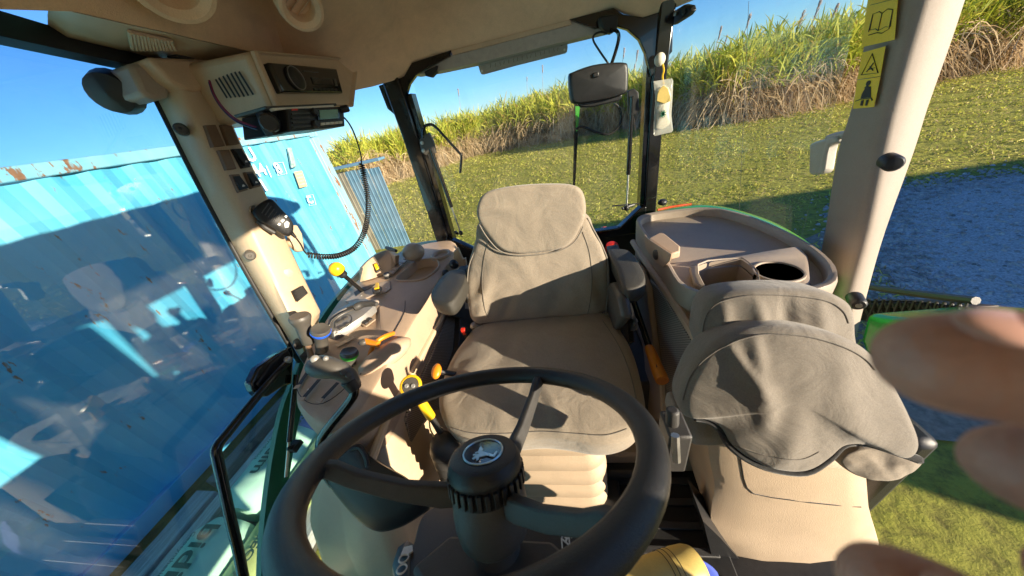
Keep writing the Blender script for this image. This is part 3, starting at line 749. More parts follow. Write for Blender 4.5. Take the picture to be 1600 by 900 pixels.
ring_vent(262, -24, 2.750, 0.064, (0.25, -0.15, -0.9))
# --- left roof trim with louvres and pillar cap
topl = [S(px, py + 1, 'z', 2.714) for px, py in ((110, 18), (194, 37), (250, 49), (300, 61), (345, 71), (385, 80), (420, 86))]
lowl = [S(px, py, 'x', xx) for px, py, xx in ((100, 62, -0.85), (194, 84, -0.85), (250, 97, -0.84), (300, 107, -0.83), (330, 104, -0.80), (352, 100, -0.76), (420, 96, -0.72))]
mb = MB(); mb.grid([topl, [a.lerp(b, 0.5) + V((0.004, 0, 0.004)) for a, b in zip(topl, lowl)], lowl], thick=(-0.03, 0.0, 0.02)); trim = mb.done('roof_trim', 'tan_pale', TR, smooth=50)
def trim_pt(px, t):
    xs = [110, 194, 250, 300, 345, 385, 420]
    for i_ in range(6):
        if xs[i_] <= px <= xs[i_ + 1]:
            k_ = (px - xs[i_]) / (xs[i_ + 1] - xs[i_]); return topl[i_].lerp(topl[i_ + 1], k_).lerp(lowl[i_].lerp(lowl[i_ + 1], k_), t)
for k in range(13):
    pts = [trim_pt(min(266, 192 + k * 5.4 + j * 1.5), 0.18 + j * (0.145 - 0.007 * k)) + V((.009, -.003, -.004)) for j in range(5)]
    mb = MB(); mb.tube(pts, 0.0034, 6); mb.done('louvre', 'tan', trim)
c = S(286, 82, 'x', -0.80); 
mb = MB(); mb.prism([S(px, py, 'x', -0.765) for px, py in ((267, 82), (280, 73), (298, 74), (304, 83), (301, 91), (290, 92), (272, 87))], V((-0.03, 0, 0.0))); mb.done('lamp_button', 'dark', trim, bevel=0.005)
mb = MB(); a_ = [(224, 88), (326, 92), (322, 141), (300, 142), (278, 137), (260, 127)]
mb.prism([S(px, py, 'x', -0.765) for px, py in a_], V((-0.10, 0.0, 0.0))); mb.done('pillar_cap', 'tan', TR, bevel=0.010, bseg=3)
mb = MB(); mb.prism([S(px, py, 'x', -0.80) for px, py in ((194, 98), (236, 97), (262, 130), (262, 152), (240, 155), (218, 148), (206, 120))], V((-0.08, 0.0, 0.0))); mb.done('corner_cover', 'taupe', TR, bevel=0.010)
mb = MB(); mb.lathe([(0, 0), (0.04, 0.0), (0.048, 0.02), (0.04, 0.05), (0.0, 0.06)], S(186, 143, 'x', -0.90), (0.5, -1, -0.2), 20); mb.done('work_lamp', 'black', TR)
mb = MB(); mb.prism([S(px, py, 'x', -0.83) for px, py in ((-260, -60), (194, 76), (252, 92), (246, 104), (194, 100), (-260, 0))], V((-0.04, 0, 0))); mb.done('door_header', 'black', TR)
# --- left pillar with the switches
A = [(208, 100), (222, 118), (245, 162), (300, 272), (350, 366), (400, 454), (470, 570), (480, 590)]
B = [(262, 112), (275, 135), (297, 182), (332, 246), (362, 303), (392, 372), (440, 470), (462, 520)]
C = [(316, 100), (326, 141), (353, 180), (374, 226), (408, 295), (446, 380), (473, 437), (497, 486)]
Cb = [(316, 100), (326, 141), (353, 180), (374, 226), (408, 295), (446, 380), (473, 437), (497, 486)]
rows = []
for a, b, cc in zip(A, B, C):
    pa = S(*a, 'x', -0.855); pb = S(*b, 'x', -0.775); pc_ = S(*cc, 'x', -0.785)
    pd = pc_ + V((-0.07, 0.02, 0)); pe = pa + V((-0.03, 0.05, 0))
    rows.append([pa, pa.lerp(pb, .5) + V((0.008, -0.004, 0)), pb + V((-0.006, -0.002, 0)), pb + V((0.001, 0.008, 0)), pb.lerp(pc_, .5) + V((0.004, 0, 0)), pc_ + V((0.0, -0.008, 0)), pc_ + V((-0.008, 0.004, 0)), pd, pe])
mb = MB(); mb.loft([list(x) for x in zip(*[catmull(list(z), 4) for z in zip(*rows)])])
pillar = mb.done('door_pillar', 'tan_pale', TR, smooth=60)
# mic hook tab beside the pillar
mb = MB(); mb.prism([S(px, py, 'x', -0.78) for px, py in ((448, 380), (452, 352), (460, 351), (468, 365), (472, 392), (462, 393))], V((-0.02, 0, 0))); mb.done('hook_tab', 'tan_pale', pillar, bevel=0.006, bseg=3)
for px, py in ((278, 202), (386, 399), (461, 539)):
    c = S(px, py, 'x', -0.795); n_ = V((0.75, -0.66, 0.0)) if px < 300 else V((0.7, -0.7, 0.05))
    mb = MB(); mb.lathe([(0.014, -0.03), (0.014, 0.004), (0.010, 0.008), (0.004, 0.008), (0.003, 0.004), (0, 0.004)], c + n_ * 0.004, n_, 20); mb.done('pillar_screw', 'dark' if px < 300 else 'grey', pillar)
c = S(445, 427, 'x', -0.775); mb = MB(); mb.lathe([(0.016, -0.02), (0.016, 0.002), (0.013, 0.004), (0, 0.004)], c, (0.9, -0.4, 0), 24); mb.done('plug_cover', 'tan_pale', pillar)
# warning label on the pillar
lab = [S(px, py, 'x', -0.762) for px, py in ((451, 455), (468, 446), (476, 458), (459, 472))]
mb = MB(); mb.prism(lab, V((0.0015, -0.0005, 0))); lo_ = mb.done('warning_label', 'ink', pillar, smooth=0)
for k in range(5):
    f0 = 0.12 + k * 0.18
    a0 = lab[0].lerp(lab[3], f0); a1 = lab[1].lerp(lab[2], f0); b0 = lab[0].lerp(lab[3], f0 + .05); b1 = lab[1].lerp(lab[2], f0 + .05)
    i0, i1 = (0.08, 0.92) if k % 2 else (0.2, 0.85)
    mb = MB(); mb.prism([a0.lerp(a1, i0) + V((.0016, 0, 0)), a0.lerp(a1, i1) + V((.0016, 0, 0)), b0.lerp(b1, i1) + V((.0016, 0, 0)), b0.lerp(b1, i0) + V((.0016, 0, 0))], V((0.0006, 0, 0))); mb.done('print_line', 'grey', lo_, smooth=0)
# switches: blanks and rockers
def switch(quad, live, rot=0):
    pts = [S(px, py, 'x', -0.768) for px, py in quad]
    c = sum(pts, V()) / 4; n_ = (pts[1] - pts[0]).cross(pts[3] - pts[0]).normalized()
    if n_.dot(CAM - c) < 0: n_ = -n_
    def inset(f, h): return [c.lerp(p, f) + n_ * h for p in pts]
    if not live:
        mb = MB(); mb.loft([inset(1.0, -0.012), inset(1.0, 0.001), inset(0.93, 0.003)]); mb.done('switch_blank', 'blank', pillar, smooth=30); return
    mb = MB(); mb.loft([inset(1.0, -0.012), inset(1.0, 0.001), inset(0.96, 0.002)]); o = mb.done('switch', 'blank' if live == 2 else 'black', pillar, smooth=30)
    q = inset(0.80, 0.002)
    up, dn = (q[0] + q[1]) / 2, (q[2] + q[3]) / 2
    l = [q[0], q[1], q[2], q[3]]
    ml, mr = q[0].lerp(q[3], .5), q[1].lerp(q[2], .5)
    mb = MB()
    mb.loft([[q[0] + n_ * 0, ml, q[3]], [q[0] + n_ * .002, ml + n_ * .002, q[3] + n_ * .010], [q[1] + n_ * .002, mr + n_ * .002, q[2] + n_ * .010], [q[1], mr, q[2]]], True)
    rk = mb.done('rocker', 'black', o, smooth=20, bevel=0.0015)
    cc = q[3].lerp(q[2], .5).lerp(c, .35) + n_ * 0.0085; u_ = (q[1] - q[0]).normalized(); v_ = (q[0] - q[3]).normalized()
    mb = MB(); mb.prism([cc - u_ * .005 - v_ * .003, cc + u_ * .005 - v_ * .003, cc + u_ * .004 + v_ * .003, cc - u_ * .004 + v_ * .003], n_ * .0006); mb.prism([cc - u_ * .003 + v_ * .0036, cc + u_ * .003 + v_ * .0036, cc + u_ * .002 + v_ * .0056, cc - u_ * .002 + v_ * .0056], n_ * .0006); mb.done('symbol', 'white', o, smooth=0)
switch(((314, 196), (331, 195), (346, 228), (328, 230)), 0)
switch(((340, 195), (356, 195), (369, 225), (352, 227)), 0)
switch(((335, 235), (352, 234), (364, 264), (349, 266)), 0)
switch(((358, 233), (372, 232), (386, 261), (374, 263)), 1)
switch(((355, 273), (368, 272), (382, 297), (368, 301)), 2)
switch(((377, 269), (389, 268), (402, 291), (388, 295)), 2)
# --- glazing and the left door
def pane(name, pts, vec, mat, parent):
    mb = MB(); mb.prism(pts, vec); return mb.done(name, mat, parent, smooth=0)
door = MB()
DX = -0.875
seal = [S(px, py, 'x', DX + 0.012) for px, py in ((196, 92), (216, 110), (245, 166), (300, 277), (350, 371), (400, 460), (462, 566))]
door.tube(catmull(seal, 4), 0.0075, 8)
door = door.done('door', 'rubber', TR, smooth=60, label='left glass door with its black bent grab handle')
gp = [seal[0] + V((0, 0, 0.05)), *seal[1:], V((DX + .012, 0.66, 1.62)), V((DX + .012, 0.40, 1.22)), V((DX + .012, -0.42, 1.22)), V((DX + .012, -0.55, 2.70))]
gp = [V((DX, p.y, p.z)) for p in gp]
pane('door_pane', gp, V((-0.005, 0, 0)), 'doorglass', door)
mb = MB()
HX = -0.815
mb.prism([S(px, py, 'x', HX) for px, py in ((452, 541), (455, 552), (452, 600), (441, 602), (414, 620), (398, 618), (391, 610), (387, 598), (398, 575), (425, 555))], V((-0.03, 0, 0)))
hb = mb.done('handle_bracket', 'gloss', door, bevel=0.006)
mb = MB(); mb.prism([S(px, py, 'x', HX + 0.004) for px, py in ((446, 546), (452, 560), (428, 590), (402, 606), (396, 600), (420, 566))], V((-0.012, 0, 0))); mb.done('handle_plate', 'black', hb, bevel=0.004)
mb = MB(); hp = [S(px, py, 'x', HX + 0.02) for px, py in ((447, 563), (420, 592), (380, 640), (352, 675), (338, 692), (333, 704), (335, 718), (343, 755), (355, 810), (366, 855), (377, 910), (395, 985))]
mb.tube(catmull(hp, 5), 0.0115, 12); mb.done('grab_handle', 'gloss', door, smooth=80)
mb = MB(); mb.lathe([(0, 0), (0.011, 0), (0.011, 0.012), (0.006, 0.016), (0, 0.016)], S(444, 562, 'x', HX + 0.02), (1, -.4, 0.2), 16); mb.done('handle_bolt', 'metal', hb)
# green mudguard edge, hose-like in the gap behind the door
mb = MB()
gpts = [S(px, py, 'x', xx) for px, py, xx in ((585, 398, -0.93), (548, 436, -0.93), (505, 488, -0.92), (475, 540, -0.90), (452, 600, -0.885), (437, 640, -0.88), (424, 700, -0.875), (413, 770, -0.87), (405, 850, -0.865), (402, 930, -0.86))]
cg = catmull(gpts, 5)
mb.loft([[p + V((-0.012, 0, 0.008)), p + V((0.010, 0, 0.012)), p + V((0.022, 0.004, -0.012)), p + V((0.02, 0.01, -0.06)), p + V((-0.02, 0.01, -0.05))] for p in cg]); mb.done('left_mudguard', 'teal', TR, smooth=60)
mb = MB(); mb.tube(catmull([S(px, py, 'x', -0.80) for px, py in ((458, 585), (452, 640), (447, 690))], 4), 0.008, 10); st = mb.done('door_strut', 'gloss', TR)
mb = MB(); mb.tube([S(447, 685, 'x', -0.80), S(442, 745, 'x', -0.80)], 0.0045, 8); mb.done('strut_rod', 'metal', st)
mb = MB(); mb.box(S(456, 697, 'x', -0.79), (0.03, 0.035, 0.018)); mb.tube([S(444, 702, 'x', -0.79), S(466, 690, 'x', -0.79)], 0.006, 8); mb.done('strut_mount', 'black', st, bevel=0.003)
mb = MB(); mb.prism([V((-0.80, y_, z_)) for y_, z_ in ((0.62, 1.88), (0.56, 1.22), (-0.5, 1.22), (-0.5, 1.17), (1.4, 1.17), (1.4, 1.85))], V((0.05, 0, 0))); mb.done('door_sill', 'dark', TR, bevel=0.006)
for sgn, pts in ((-1, ((-0.85, 0.93, 1.86), (-0.60, 1.50, 1.80), (-0.555, 1.50, 2.63), (-0.80, 1.0, 2.68))), (1, ((0.86, 0.93, 1.86), (0.635, 1.50, 1.80), (0.62, 1.50, 2.63), (0.86, 1.02, 2.66)))):
    pane('quarter_window', [V(p) for p in pts], V((sgn * 0.004, 0.002, 0)), 'glass', TR)
mb = MB(); mb.tube([S(1165, 2, 'x', 0.80), S(1158, 160, 'x', 0.80), S(1150, 330, 'x', 0.80)], 0.0006, 6); mb.done('window_wire', 'dark', TR)
# --- rear frame
def post(pts, wx, wy, name, mat='gloss'):
    mb = MB(); mb.loft([[p + V((a * wx / 2, b * wy / 2, 0)) for a, b in ((-1, -1), (1, -1), (1, 1), (-1, 1))] for p in pts]); return mb.done(name, mat, TR, bevel=0.006)
pl_ = post([V((-0.555, 1.52, 1.25)), V((-0.548, 1.52, 1.83)), V((-0.528, 1.52, 2.40)), V((-0.520, 1.50, 2.66))], 0.075, 0.07, 'rear_post')
mb = MB(); mb.loft([[p + V((a * .012, b * .03, 0)) for a, b in ((-1, -1), (1, -1), (1, 1), (-1, 1))] for p in (V((-0.500, 1.53, 1.84)), V((-0.472, 1.53, 2.58)))]); mb.done('post_flange', 'gloss', pl_, bevel=0.003)
pr_ = post([V((0.575, 1.52, 1.25)), V((0.570, 1.52, 1.83)), V((0.578, 1.52, 2.40)), V((0.592, 1.50, 2.66))], 0.055, 0.07, 'rear_post')
mb = MB(); mb.loft([[p + V((a * .010, b * .03, 0)) for a, b in ((-1, -1), (1, -1), (1, 1), (-1, 1))] for p in (V((0.534, 1.53, 1.84)), V((0.545, 1.53, 2.58)))]); mb.done('post_flange', 'gloss', pr_, bevel=0.003)
mb = MB(); mb.prism([S(px, py, 'y', 1.482) for px, py in ((586, 134), (626, 119), (638, 98), (700, 78), (698, 88), (664, 106), (644, 118), (634, 132), (627, 155), (612, 180), (600, 170))], V((0, 0.03, 0))); mb.done('corner_gusset', 'gloss', TR, smooth=0, bevel=0.003)
mb = MB(); mb.prism([S(px, py, 'y', 1.482) for px, py in ((657, 112), (678, 102), (676, 112), (668, 121), (660, 119))], V((0, 0.04, 0))); mb.done('window_catch', 'rubber', TR, bevel=0.004)
mb = MB(); mb.prism([S(px, py, 'y', 1.482) for px, py in ((884, 30), (954, 12), (969, 22), (1000, 27), (1048, 11), (1046, 80), (1012, 120), (1004, 84), (994, 62), (976, 46), (955, 40), (925, 45))], V((0, 0.03, 0))); mb.done('corner_gusset', 'gloss', TR, smooth=0, bevel=0.003)
mb = MB(); mb.prism([S(px, py, 'y', 1.484) for px, py in ((928, 30), (958, 26), (955, 50), (947, 55), (938, 54), (930, 44))], V((0, -0.05, 0))); mirror_mount = mb.done('mirror_bracket', 'rubber', TR, bevel=0.006)
mb = MB(); mb.prism([S(px, py, 'y', 1.486) for px, py in ((700, 79), (886, 31), (888, 38), (702, 86))], V((0, 0.02, 0))); mb.done('roof_seal', 'ochre' if False else 'tan', TR)
mb = MB(); mb.prism([S(px, py, 'y', 1.50) for px, py in ((640, 118), (700, 86), (890, 30), (945, 26), (950, 47), (880, 64), (742, 98), (676, 112))], V((0, 0.10, 0.0))); mb.done('roof_overhang', 'plate', TR, smooth=0)
NP = thing('number_plate', 'grey number plate back hanging from the roof edge outside the rear window', 'number plate', S(812, 110, 'y', 1.62))
mb = MB(); mb.prism([S(px, py, 'y', 1.60) for px, py in ((740, 92), (742, 102), (745, 112), (747, 116), (751, 116.5), (800, 103), (878, 83.5), (881, 81), (882, 75), (881, 56))], V((0, .004, 0))); npb = mb.done('plate_back', 'plate', NP, smooth=0)
for px, py in ((748, 111), (877, 78)):
    mb = MB(); mb.lathe([(.0045, 0), (.0045, .004), (0, .004)], S(px, py, 'y', 1.599), (0, -1, 0), 12); mb.done('plate_bolt', 'white', npb)
mb = MB(); mb.prism([S(px, py, 'y', 1.59) for px, py in ((856, 50), (890, 42), (884, 52), (882, 66), (872, 72), (856, 66))], V((0, .01, 0))); mb.done('plate_light', 'rubber', NP, bevel=.003)
for k in range(16):
    px = 762 + k * 7; py = 106 - k * 1.75; mb = MB(); a_ = S(px, py - 6, 'y', 1.5985); b_ = S(px + (k % 3) - 1, py, 'y', 1.5985); mb.tube([a_, b_], .0012, 4); mb.done('embossed_stroke', 'grey', npb, smooth=0)
mb = MB(); mb.prism([S(px, py, 'x', 0.62) for px, py in ((1046, 18), (1062, 8), (1072, 10), (1074, 18), (1068, 26), (1046, 40))], V((0.02, 0, 0))); hg = mb.done('hinge_bracket', 'black', TR, bevel=0.004)
mb = MB(); mb.lathe([(0, -.005), (0.010, -.005), (0.010, .006), (0, .008)], S(1064, 18, 'x', 0.615), (-1, -.5, 0), 14); mb.done('hinge_bolt', 'rubber', hg)
mb = MB(); mb.lathe([(0, -.005), (0.007, -.005), (0.007, .006), (0, .008)], S(1051, 21, 'x', 0.615), (-1, -.5, 0), 14); mb.done('hinge_bolt', 'metal', hg)
pane('rear_window', [V((-0.47, 1.545, 1.80)), V((0.535, 1.545, 1.80)), V((0.545, 1.545, 2.66)), V((-0.45, 1.545, 2.66))], V((0, 0.005, 0)), 'glass', TR)
mb = MB(); mb.box((0, 1.50, 1.50), (1.2, 0.03, 0.60)); mb.done('rear_wall', 'black', TR)
mb = MB(); mb.prism([V((-0.52, 1.475, 1.76)), V((0.55, 1.475, 1.76)), V((0.55, 1.475, 1.90)), V((0.52, 1.475, 1.895)), V((0.42, 1.475, 1.805)), V((-0.38, 1.475, 1.805)), V((-0.47, 1.475, 1.87)), V((-0.52, 1.475, 1.90))], V((0, 0.05, 0))); mb.done('window_sill', 'gloss', TR, bevel=0.006)
# gas struts of the rear window
def gas_strut(a, b, ya, frac, brk):
    p, q = S(*a, 'y', ya), S(*b, 'y', ya)
    mb = MB(); mb.tube([p, p.lerp(q, frac)], 0.0095, 10); o = mb.done('gas_strut', 'gloss', TR)
    mb = MB(); mb.tube([p.lerp(q, frac - .02), q], 0.0042, 8); mb.done('strut_rod', 'metal', o)
    mb = MB(); mb.tube([q + V((-0.02, 0, 0)), q + V((0.04 * brk, 0.03, 0))], 0.008, 8); mb.ell(q, (0.011, 0.011, 0.014)); mb.done('strut_joint', 'black', o)
    return o
g1 = gas_strut((668, 232), (715, 364), 1.44, 0.66, -1)
mb = MB(); mb.prism([S(px, py, 'y', 1.435) for px, py in ((650, 218), (664, 207), (672, 222), (676, 240), (664, 238), (661, 243), (653, 238))], V((0, 0.02, 0))); hb2 = mb.done('strut_bracket', 'grey', g1, bevel=0.003)
for px, py in ((655, 223), (657, 235)):
    mb = MB(); mb.lathe([(0, 0), (.008, 0), (.008, .006), (0, .007)], S(px, py, 'y', 1.435), (0, -1, 0), 10); mb.done('bracket_bolt', 'metal', hb2)
mb = MB(); mb.tube(catmull([S(px, py, 'y', 1.40) for px, py in ((656, 215), (657, 200), (664, 195), (674, 197), (692, 216), (712, 238), (716, 244), (714, 270))], 5), 0.006, 8); mb.done('window_handle', 'gloss', TR, smooth=80)
g2 = gas_strut((983, 150), (974, 325), 1.44, 0.66, 1)
mb = MB(); mb.prism([S(px, py, 'y', 1.445) for px, py in ((976, 142), (986, 138), (993, 144), (994, 172), (988, 180), (977, 178))], V((0, 0.02, 0))); mb.done('strut_bracket', 'black', g2, bevel=0.003)
mb = MB(); mb.prism([S(px, py, 'y', 1.58) for px, py in ((892, 160), (899, 160), (898, 210), (894, 290), (890, 290), (892, 210))], V((0, 0.012, 0))); wp = mb.done('wiper_arm', 'gloss', TR)
mb = MB(); mb.prism([S(px, py, 'y', 1.575) for px, py in ((894, 166), (901, 166), (898, 204), (895, 206))], V((0, 0.006, 0))); mb.done('wiper_blade', 'lime', wp)
mb = MB(); mb.tube([S(952, 322, 'y', 1.46), S(994, 318, 'y', 1.5)], .004, 6)
mb.ell(S(1030, 316, 'y', 1.53), (.022, .02, .016)); mb.done('window_hinge', 'black', TR)
# tail lamps and mudguards seen past the glass
mb = MB(); mb.lathe([(0, 0), (.024, 0), (.024, .03), (.018, .045), (0, .05)], S(939, 366, 'y', 1.75), (0, 0, 1), 16); mb.done('tail_lamp', 'redorange', TR)
mb = MB(); mb.lathe([(0, 0), (.030, 0), (.034, .02), (.028, .04), (0, .045)], S(951, 392, 'y', 1.36), (0, -.3, 1), 16); mb.done('red_cap', 'red', TR)
mg = [S(px, py, 'z', 1.90) for px, py in ((1019, 331), (1048, 325), (1090, 321), (1130, 326), (1190, 345), (1240, 372), (1275, 400), (1300, 430))]
mb = MB(); cg = catmull(mg, 5)
mb.loft([[p + V((-0.05, -0.05, -0.05)), p + V((-0.03, -0.03, -0.004)), p, p + V((0.03, 0.03, -0.012)), p + V((0.05, 0.05, -0.05)), p + V((0.05, 0.05, -0.30)), p + V((-0.05, -0.05, -0.30))] for p in cg]); mgd = mb.done('right_mudguard', 'green', TR, smooth=60)
mb = MB(); mb.tube([p + V((0.015, 0.02, 0.000)) for p in cg[:9]], 0.005, 8); mb.done('lamp_strip', 'redorange', mgd)
mg = [S(px, py, 'z', 1.86) for px, py in ((640, 381), (672, 376), (700, 378))]
mb = MB(); mb.loft([[p + V((0, -.06, -.02)), p, p + V((0, .03, -.008)), p + V((0, .06, -.05)), p + V((0, .05, -.3)), p + V((0, -.06, -.3))] for p in catmull(mg, 4)]); mb.done('rear_mudguard', 'green', TR, smooth=60)
# --- right pillar with the safety stickers
PX_ = 0.83
Lp = [(1356, -30), (1345, 60), (1325, 165), (1302, 240), (1283, 360), (1267, 440), (1264, 470)]
Rg = [(1438, -30), (1412, 60), (1383, 165), (1366, 240), (1342, 360), (1320, 440), (1312, 470)]
Rt = [(1520, -30), (1490, 60), (1452, 165), (1428, 240), (1384, 360), (1360, 440), (1334, 540)]
rows = []
for a, b, cc in zip(Lp, Rg, Rt):
    pa, pb = S(*a, 'x', PX_ + 0.015), S(*b, 'x', PX_)
    pc2 = S(*cc, 'x', 0.93); 
    rows.append([pa + V((.07, .06, 0)), pa + V((0.008, 0.006, 0)), pa + V((-0.002, -0.006, 0)), pa.lerp(pb, .5), pb + V((0, .018, 0)), pb + V((.006, .004, 0)), pb + V((.02, -.002, 0)), pc2 + V((-.012, 0, 0)), pc2 + V((-.002, .006, 0)), pc2 + V((0.01, .08, 0))])
mb = MB(); mb.loft([list(x) for x in zip(*[catmull(list(z), 3) for z in zip(*rows)])])
pir = mb.done('right_pillar', 'pillar_grey', TR, smooth=60)
def stick(name, pts, mat, lift, parent, th=0.0007):
    q = [S(px, py, 'x', PX_ + .004 - lift) for px, py in pts]
    mb = MB(); mb.prism(q, V((-th, 0, 0))); return mb.done(name, mat, parent, smooth=0)
def line(pts, w_, lift, parent, closed=False):
    q = [S(px, py, 'x', PX_ + .004 - lift) for px, py in pts]; mb = MB(); mb.tube(q, w_, 4, closed=closed); mb.done('symbol', 'ink', parent, smooth=0)
s1 = stick('safety_sticker', ((1357, -40), (1403, -55), (1393, 62), (1341, 74)), 'sticker', 0.010, pir)
line(((1355, 8), (1394, -2)), .0006, .0110, s1)
line(((1352, 50), (1359, 22), (1369, 18), (1373, 21), (1382, 14), (1390, 15), (1384, 45), (1373, 52), (1365, 51), (1352, 55)), .0008, .0112, s1)
line(((1373, 21), (1367, 48)), .0007, .0112, s1)
line(((1359, 22), (1354, 47), (1363, 45), (1367, 48), (1378, 42), (1386, 42), (1390, 15)), .0007, .0112, s1)
s2 = stick('safety_sticker', ((1343, 82), (1379, 72), (1371, 119), (1335, 124)), 'sticker', 0.010, pir)
line(((1341, 117), (1358, 84), (1367, 114)), .0012, .0112, s2, True)
line(((1349, 112), (1356, 104), (1360, 98)), .0012, .0112, s2); line(((1352, 109), (1361, 106)), .0009, .0112, s2); line(((1354, 104), (1359, 110)), .0009, .0112, s2)
s3 = stick('safety_sticker', ((1335, 125), (1371, 120), (1361, 167), (1328, 170)), 'sticker', 0.010, pir)
def disc(px, py, rr, lift, parent):
    c = S(px, py, 'x', PX_ + .004 - lift); mb = MB(); mb.lathe([(0, 0), (rr, 0), (rr, .0006), (0, .0006)], c, (-1, 0, 0), 14); mb.done('symbol', 'ink', parent, smooth=0)
disc(1352, 130, .0052, .0110, s3)
stick('symbol', ((1348, 136), (1356, 135), (1356, 152), (1340, 154), (1342, 147)), 'ink', .0110, s3)
stick('symbol', ((1345, 138), (1351, 132), (1353, 136)), 'ink', .0112, s3)
line(((1332, 158), (1340, 155), (1356, 153), (1358, 157)), .0012, .0112, s3)
stick('symbol', ((1341, 157), (1345, 156), (1343, 165), (1339, 165)), 'ink', .0112, s3); stick('symbol', ((1349, 156), (1353, 155), (1350, 165), (1347, 165)), 'ink', .0112, s3)
for px, py, mt in ((1390, 255, 'black'), (1335, 474, 'metal')):
    c = S(px, py, 'x', 0.86); n_ = V((-0.45, -0.9, 0.05)).normalized(); c = c - ray(px, py) * 0.045
    mb = MB(); mb.lathe([(.016, -.03), (.016, .004), (.012, .009), (0, .010)], c, n_, 18); o = mb.done('pillar_bolt', 'black', pir)
    if mt == 'metal':
        mb = MB(); mb.lathe([(.006, 0.009), (.006, .012), (0.0, .012)], c, n_, 8); mb.done('bolt_head', 'metal', o)
# door latch beyond the pillar
mb = MB(); q = [S(px, py, 'x', 0.90) for px, py in ((1259, 226), (1266, 222), (1284, 217), (1302, 212), (1304, 222), (1288, 228), (1285, 240), (1281, 268), (1276, 273), (1262, 274), (1258, 270))]; mb.prism(q, V((0.03, 0, 0)))
lt = mb.done('door_latch', 'latch', TR, bevel=0.006, bseg=3, label='beige grey latch grip on the right hand door')
mb = MB(); mb.tube(catmull([S(px, py, 'x', 0.915) for px, py in ((1290, 216), (1300, 213), (1310, 211), (1322, 209))], 4), [0.010] * 5 + [0.010] * 8, 10); mb.done('latch_arm', 'latch', lt)
# --- bonnet and front posts (ahead of the lens; they shade what stands beside the tractor)
mb = MB(); mb.loft([[V((x * w_, y_, zb + (z_ - zb) * h_)) for x, z_ in ((-.34, .95), (-.36, 1.5), (-.31, 1.84), (-.2, 1.93), (.2, 1.93), (.31, 1.84), (.36, 1.5), (.34, .95))] for y_, w_, h_, zb in ((-.66, 1.0, 1.0, .95), (-1.6, .97, .97, .95), (-2.5, .90, .88, .95), (-2.9, .80, .74, .95), (-2.98, .7, .6, .95))]); mb.done('bonnet', 'green', TR, smooth=50)
for sx in (-1, 1): post([V((sx * .60, -.62, 1.2)), V((sx * .66, -.64, 1.9)), V((sx * .74, -.60, 2.72))], .06, .07, 'front_post')
mb = MB(); mb.box((0, -0.32, 1.50), (0.76, 0.56, 0.58)); mb.done('dash_body', 'black', TR, bevel=.03)
mb = MB(); mb.box((0, -0.68, 2.36), (1.30, 0.006, 0.66)); mb.done('added_sun_blind', 'blind', TR)  # unseen, added to keep the sun off the container
# --- floor, rear deck, firewall under the dash
mb = MB(); mb.box((0, 0.42, 1.17), (1.55, 2.15, 0.05)); mb.done('floor', 'black', TR)
mat_ = MB(); mat_.box((0.10, 0.40, 1.20), (0.80, 0.95, 0.012)); mo = mat_.done('floor_mat', 'rubber', TR, bevel=0.004)
for k in range(11):
    mb = MB(); mb.box((0.22, 0.02 + k * 0.065, 1.211), (0.50, 0.022, 0.010)); mb.done('mat_rib', 'dark', mo, bevel=0.002)
mb = MB(); mb.box((0.22, 0.62, 1.27), (0.60, 0.10, 0.12)); mb.done('floor_step', 'taupe', TR, bevel=0.012)
mb = MB(); mb.box((0.0, 0.98, 1.36), (0.80, 0.5, 0.30)); mb.done('rear_deck', 'dark', TR, bevel=0.01)
mb = MB(); mb.box((0, -0.62, 1.63), (1.3, 0.05, 0.90)); mb.done('firewall', 'black', TR)
mb = MB(); mb.box((0.27, 0.60, 1.245), (0.20, 0.15, 0.07)); mb.done('pedal_block', 'denim' if False else 'black', TR, bevel=0.02)
# ------------------------------------------------------------------ console on the left
LC = thing('control_console', 'tan control console with coloured levers left of the seat', 'console', (-0.6, 0.8, 1.2))
oc = [(-0.405, 0.42), (-0.42, 0.375), (-0.46, 0.352), (-0.515, 0.358), (-0.575, 0.385), (-0.645, 0.435), (-0.70, 0.52), (-0.755, 0.64), (-0.805, 0.78), (-0.845, 0.94), (-0.86, 1.08), (-0.815, 1.27), (-0.74, 1.42), (-0.60, 1.46), (-0.47, 1.44), (-0.41, 1.30), (-0.402, 1.1), (-0.402, 0.8), (-0.402, 0.6)]
oc = catmull([V((x, y, 0)) for x, y in oc], 4, True)
cc_ = V((-0.60, 0.85, 0))
def ring(f, z, dy=0.0): return [V((cc_.x + (p.x - cc_.x) * f, cc_.y + (p.y - cc_.y) * f + dy, z + (0.0 if p.y > 0.5 else -0.05 * (0.5 - p.y)))) for p in oc]
mb = MB()
def low(z, k):   # lower body sweeps forward and outward below the top
    out = []
    for p in oc:
        q = V((p.x, p.y, z)); w_ = max(0, min(1, (0.85 - p.y) / 0.40))
        q.y -= 0.20 * k * w_; q.x += (-0.13 * k * w_ if p.x < -0.56 else 0.04 * k * w_ if p.x > -0.47 else -0.02 * k * w_)
        out.append(q)
    return out
mb.loft([low(1.195, 1.0), low(1.35, 0.92), low(1.50, 0.72), low(1.64, 0.36), low(1.72, 0.10), [p + Z1 * 1.75 for p in oc]], cap1=True)
mb.done('console_body', 'tan_pale', LC, smooth=60)
mb = MB(); mb.loft([ring(1.0, 1.748), ring(1.012, 1.755), ring(1.012, 1.85), ring(1.0, 1.882), ring(0.975, 1.897), ring(0.94, 1.901), ring(0.5, 1.903), ring(0.05, 1.903)])
top = mb.done('console_top', 'console', LC, smooth=50)
ZT = 1.903
def P(px, py, dz=0.0): return S(px, py, 'z', ZT + dz)
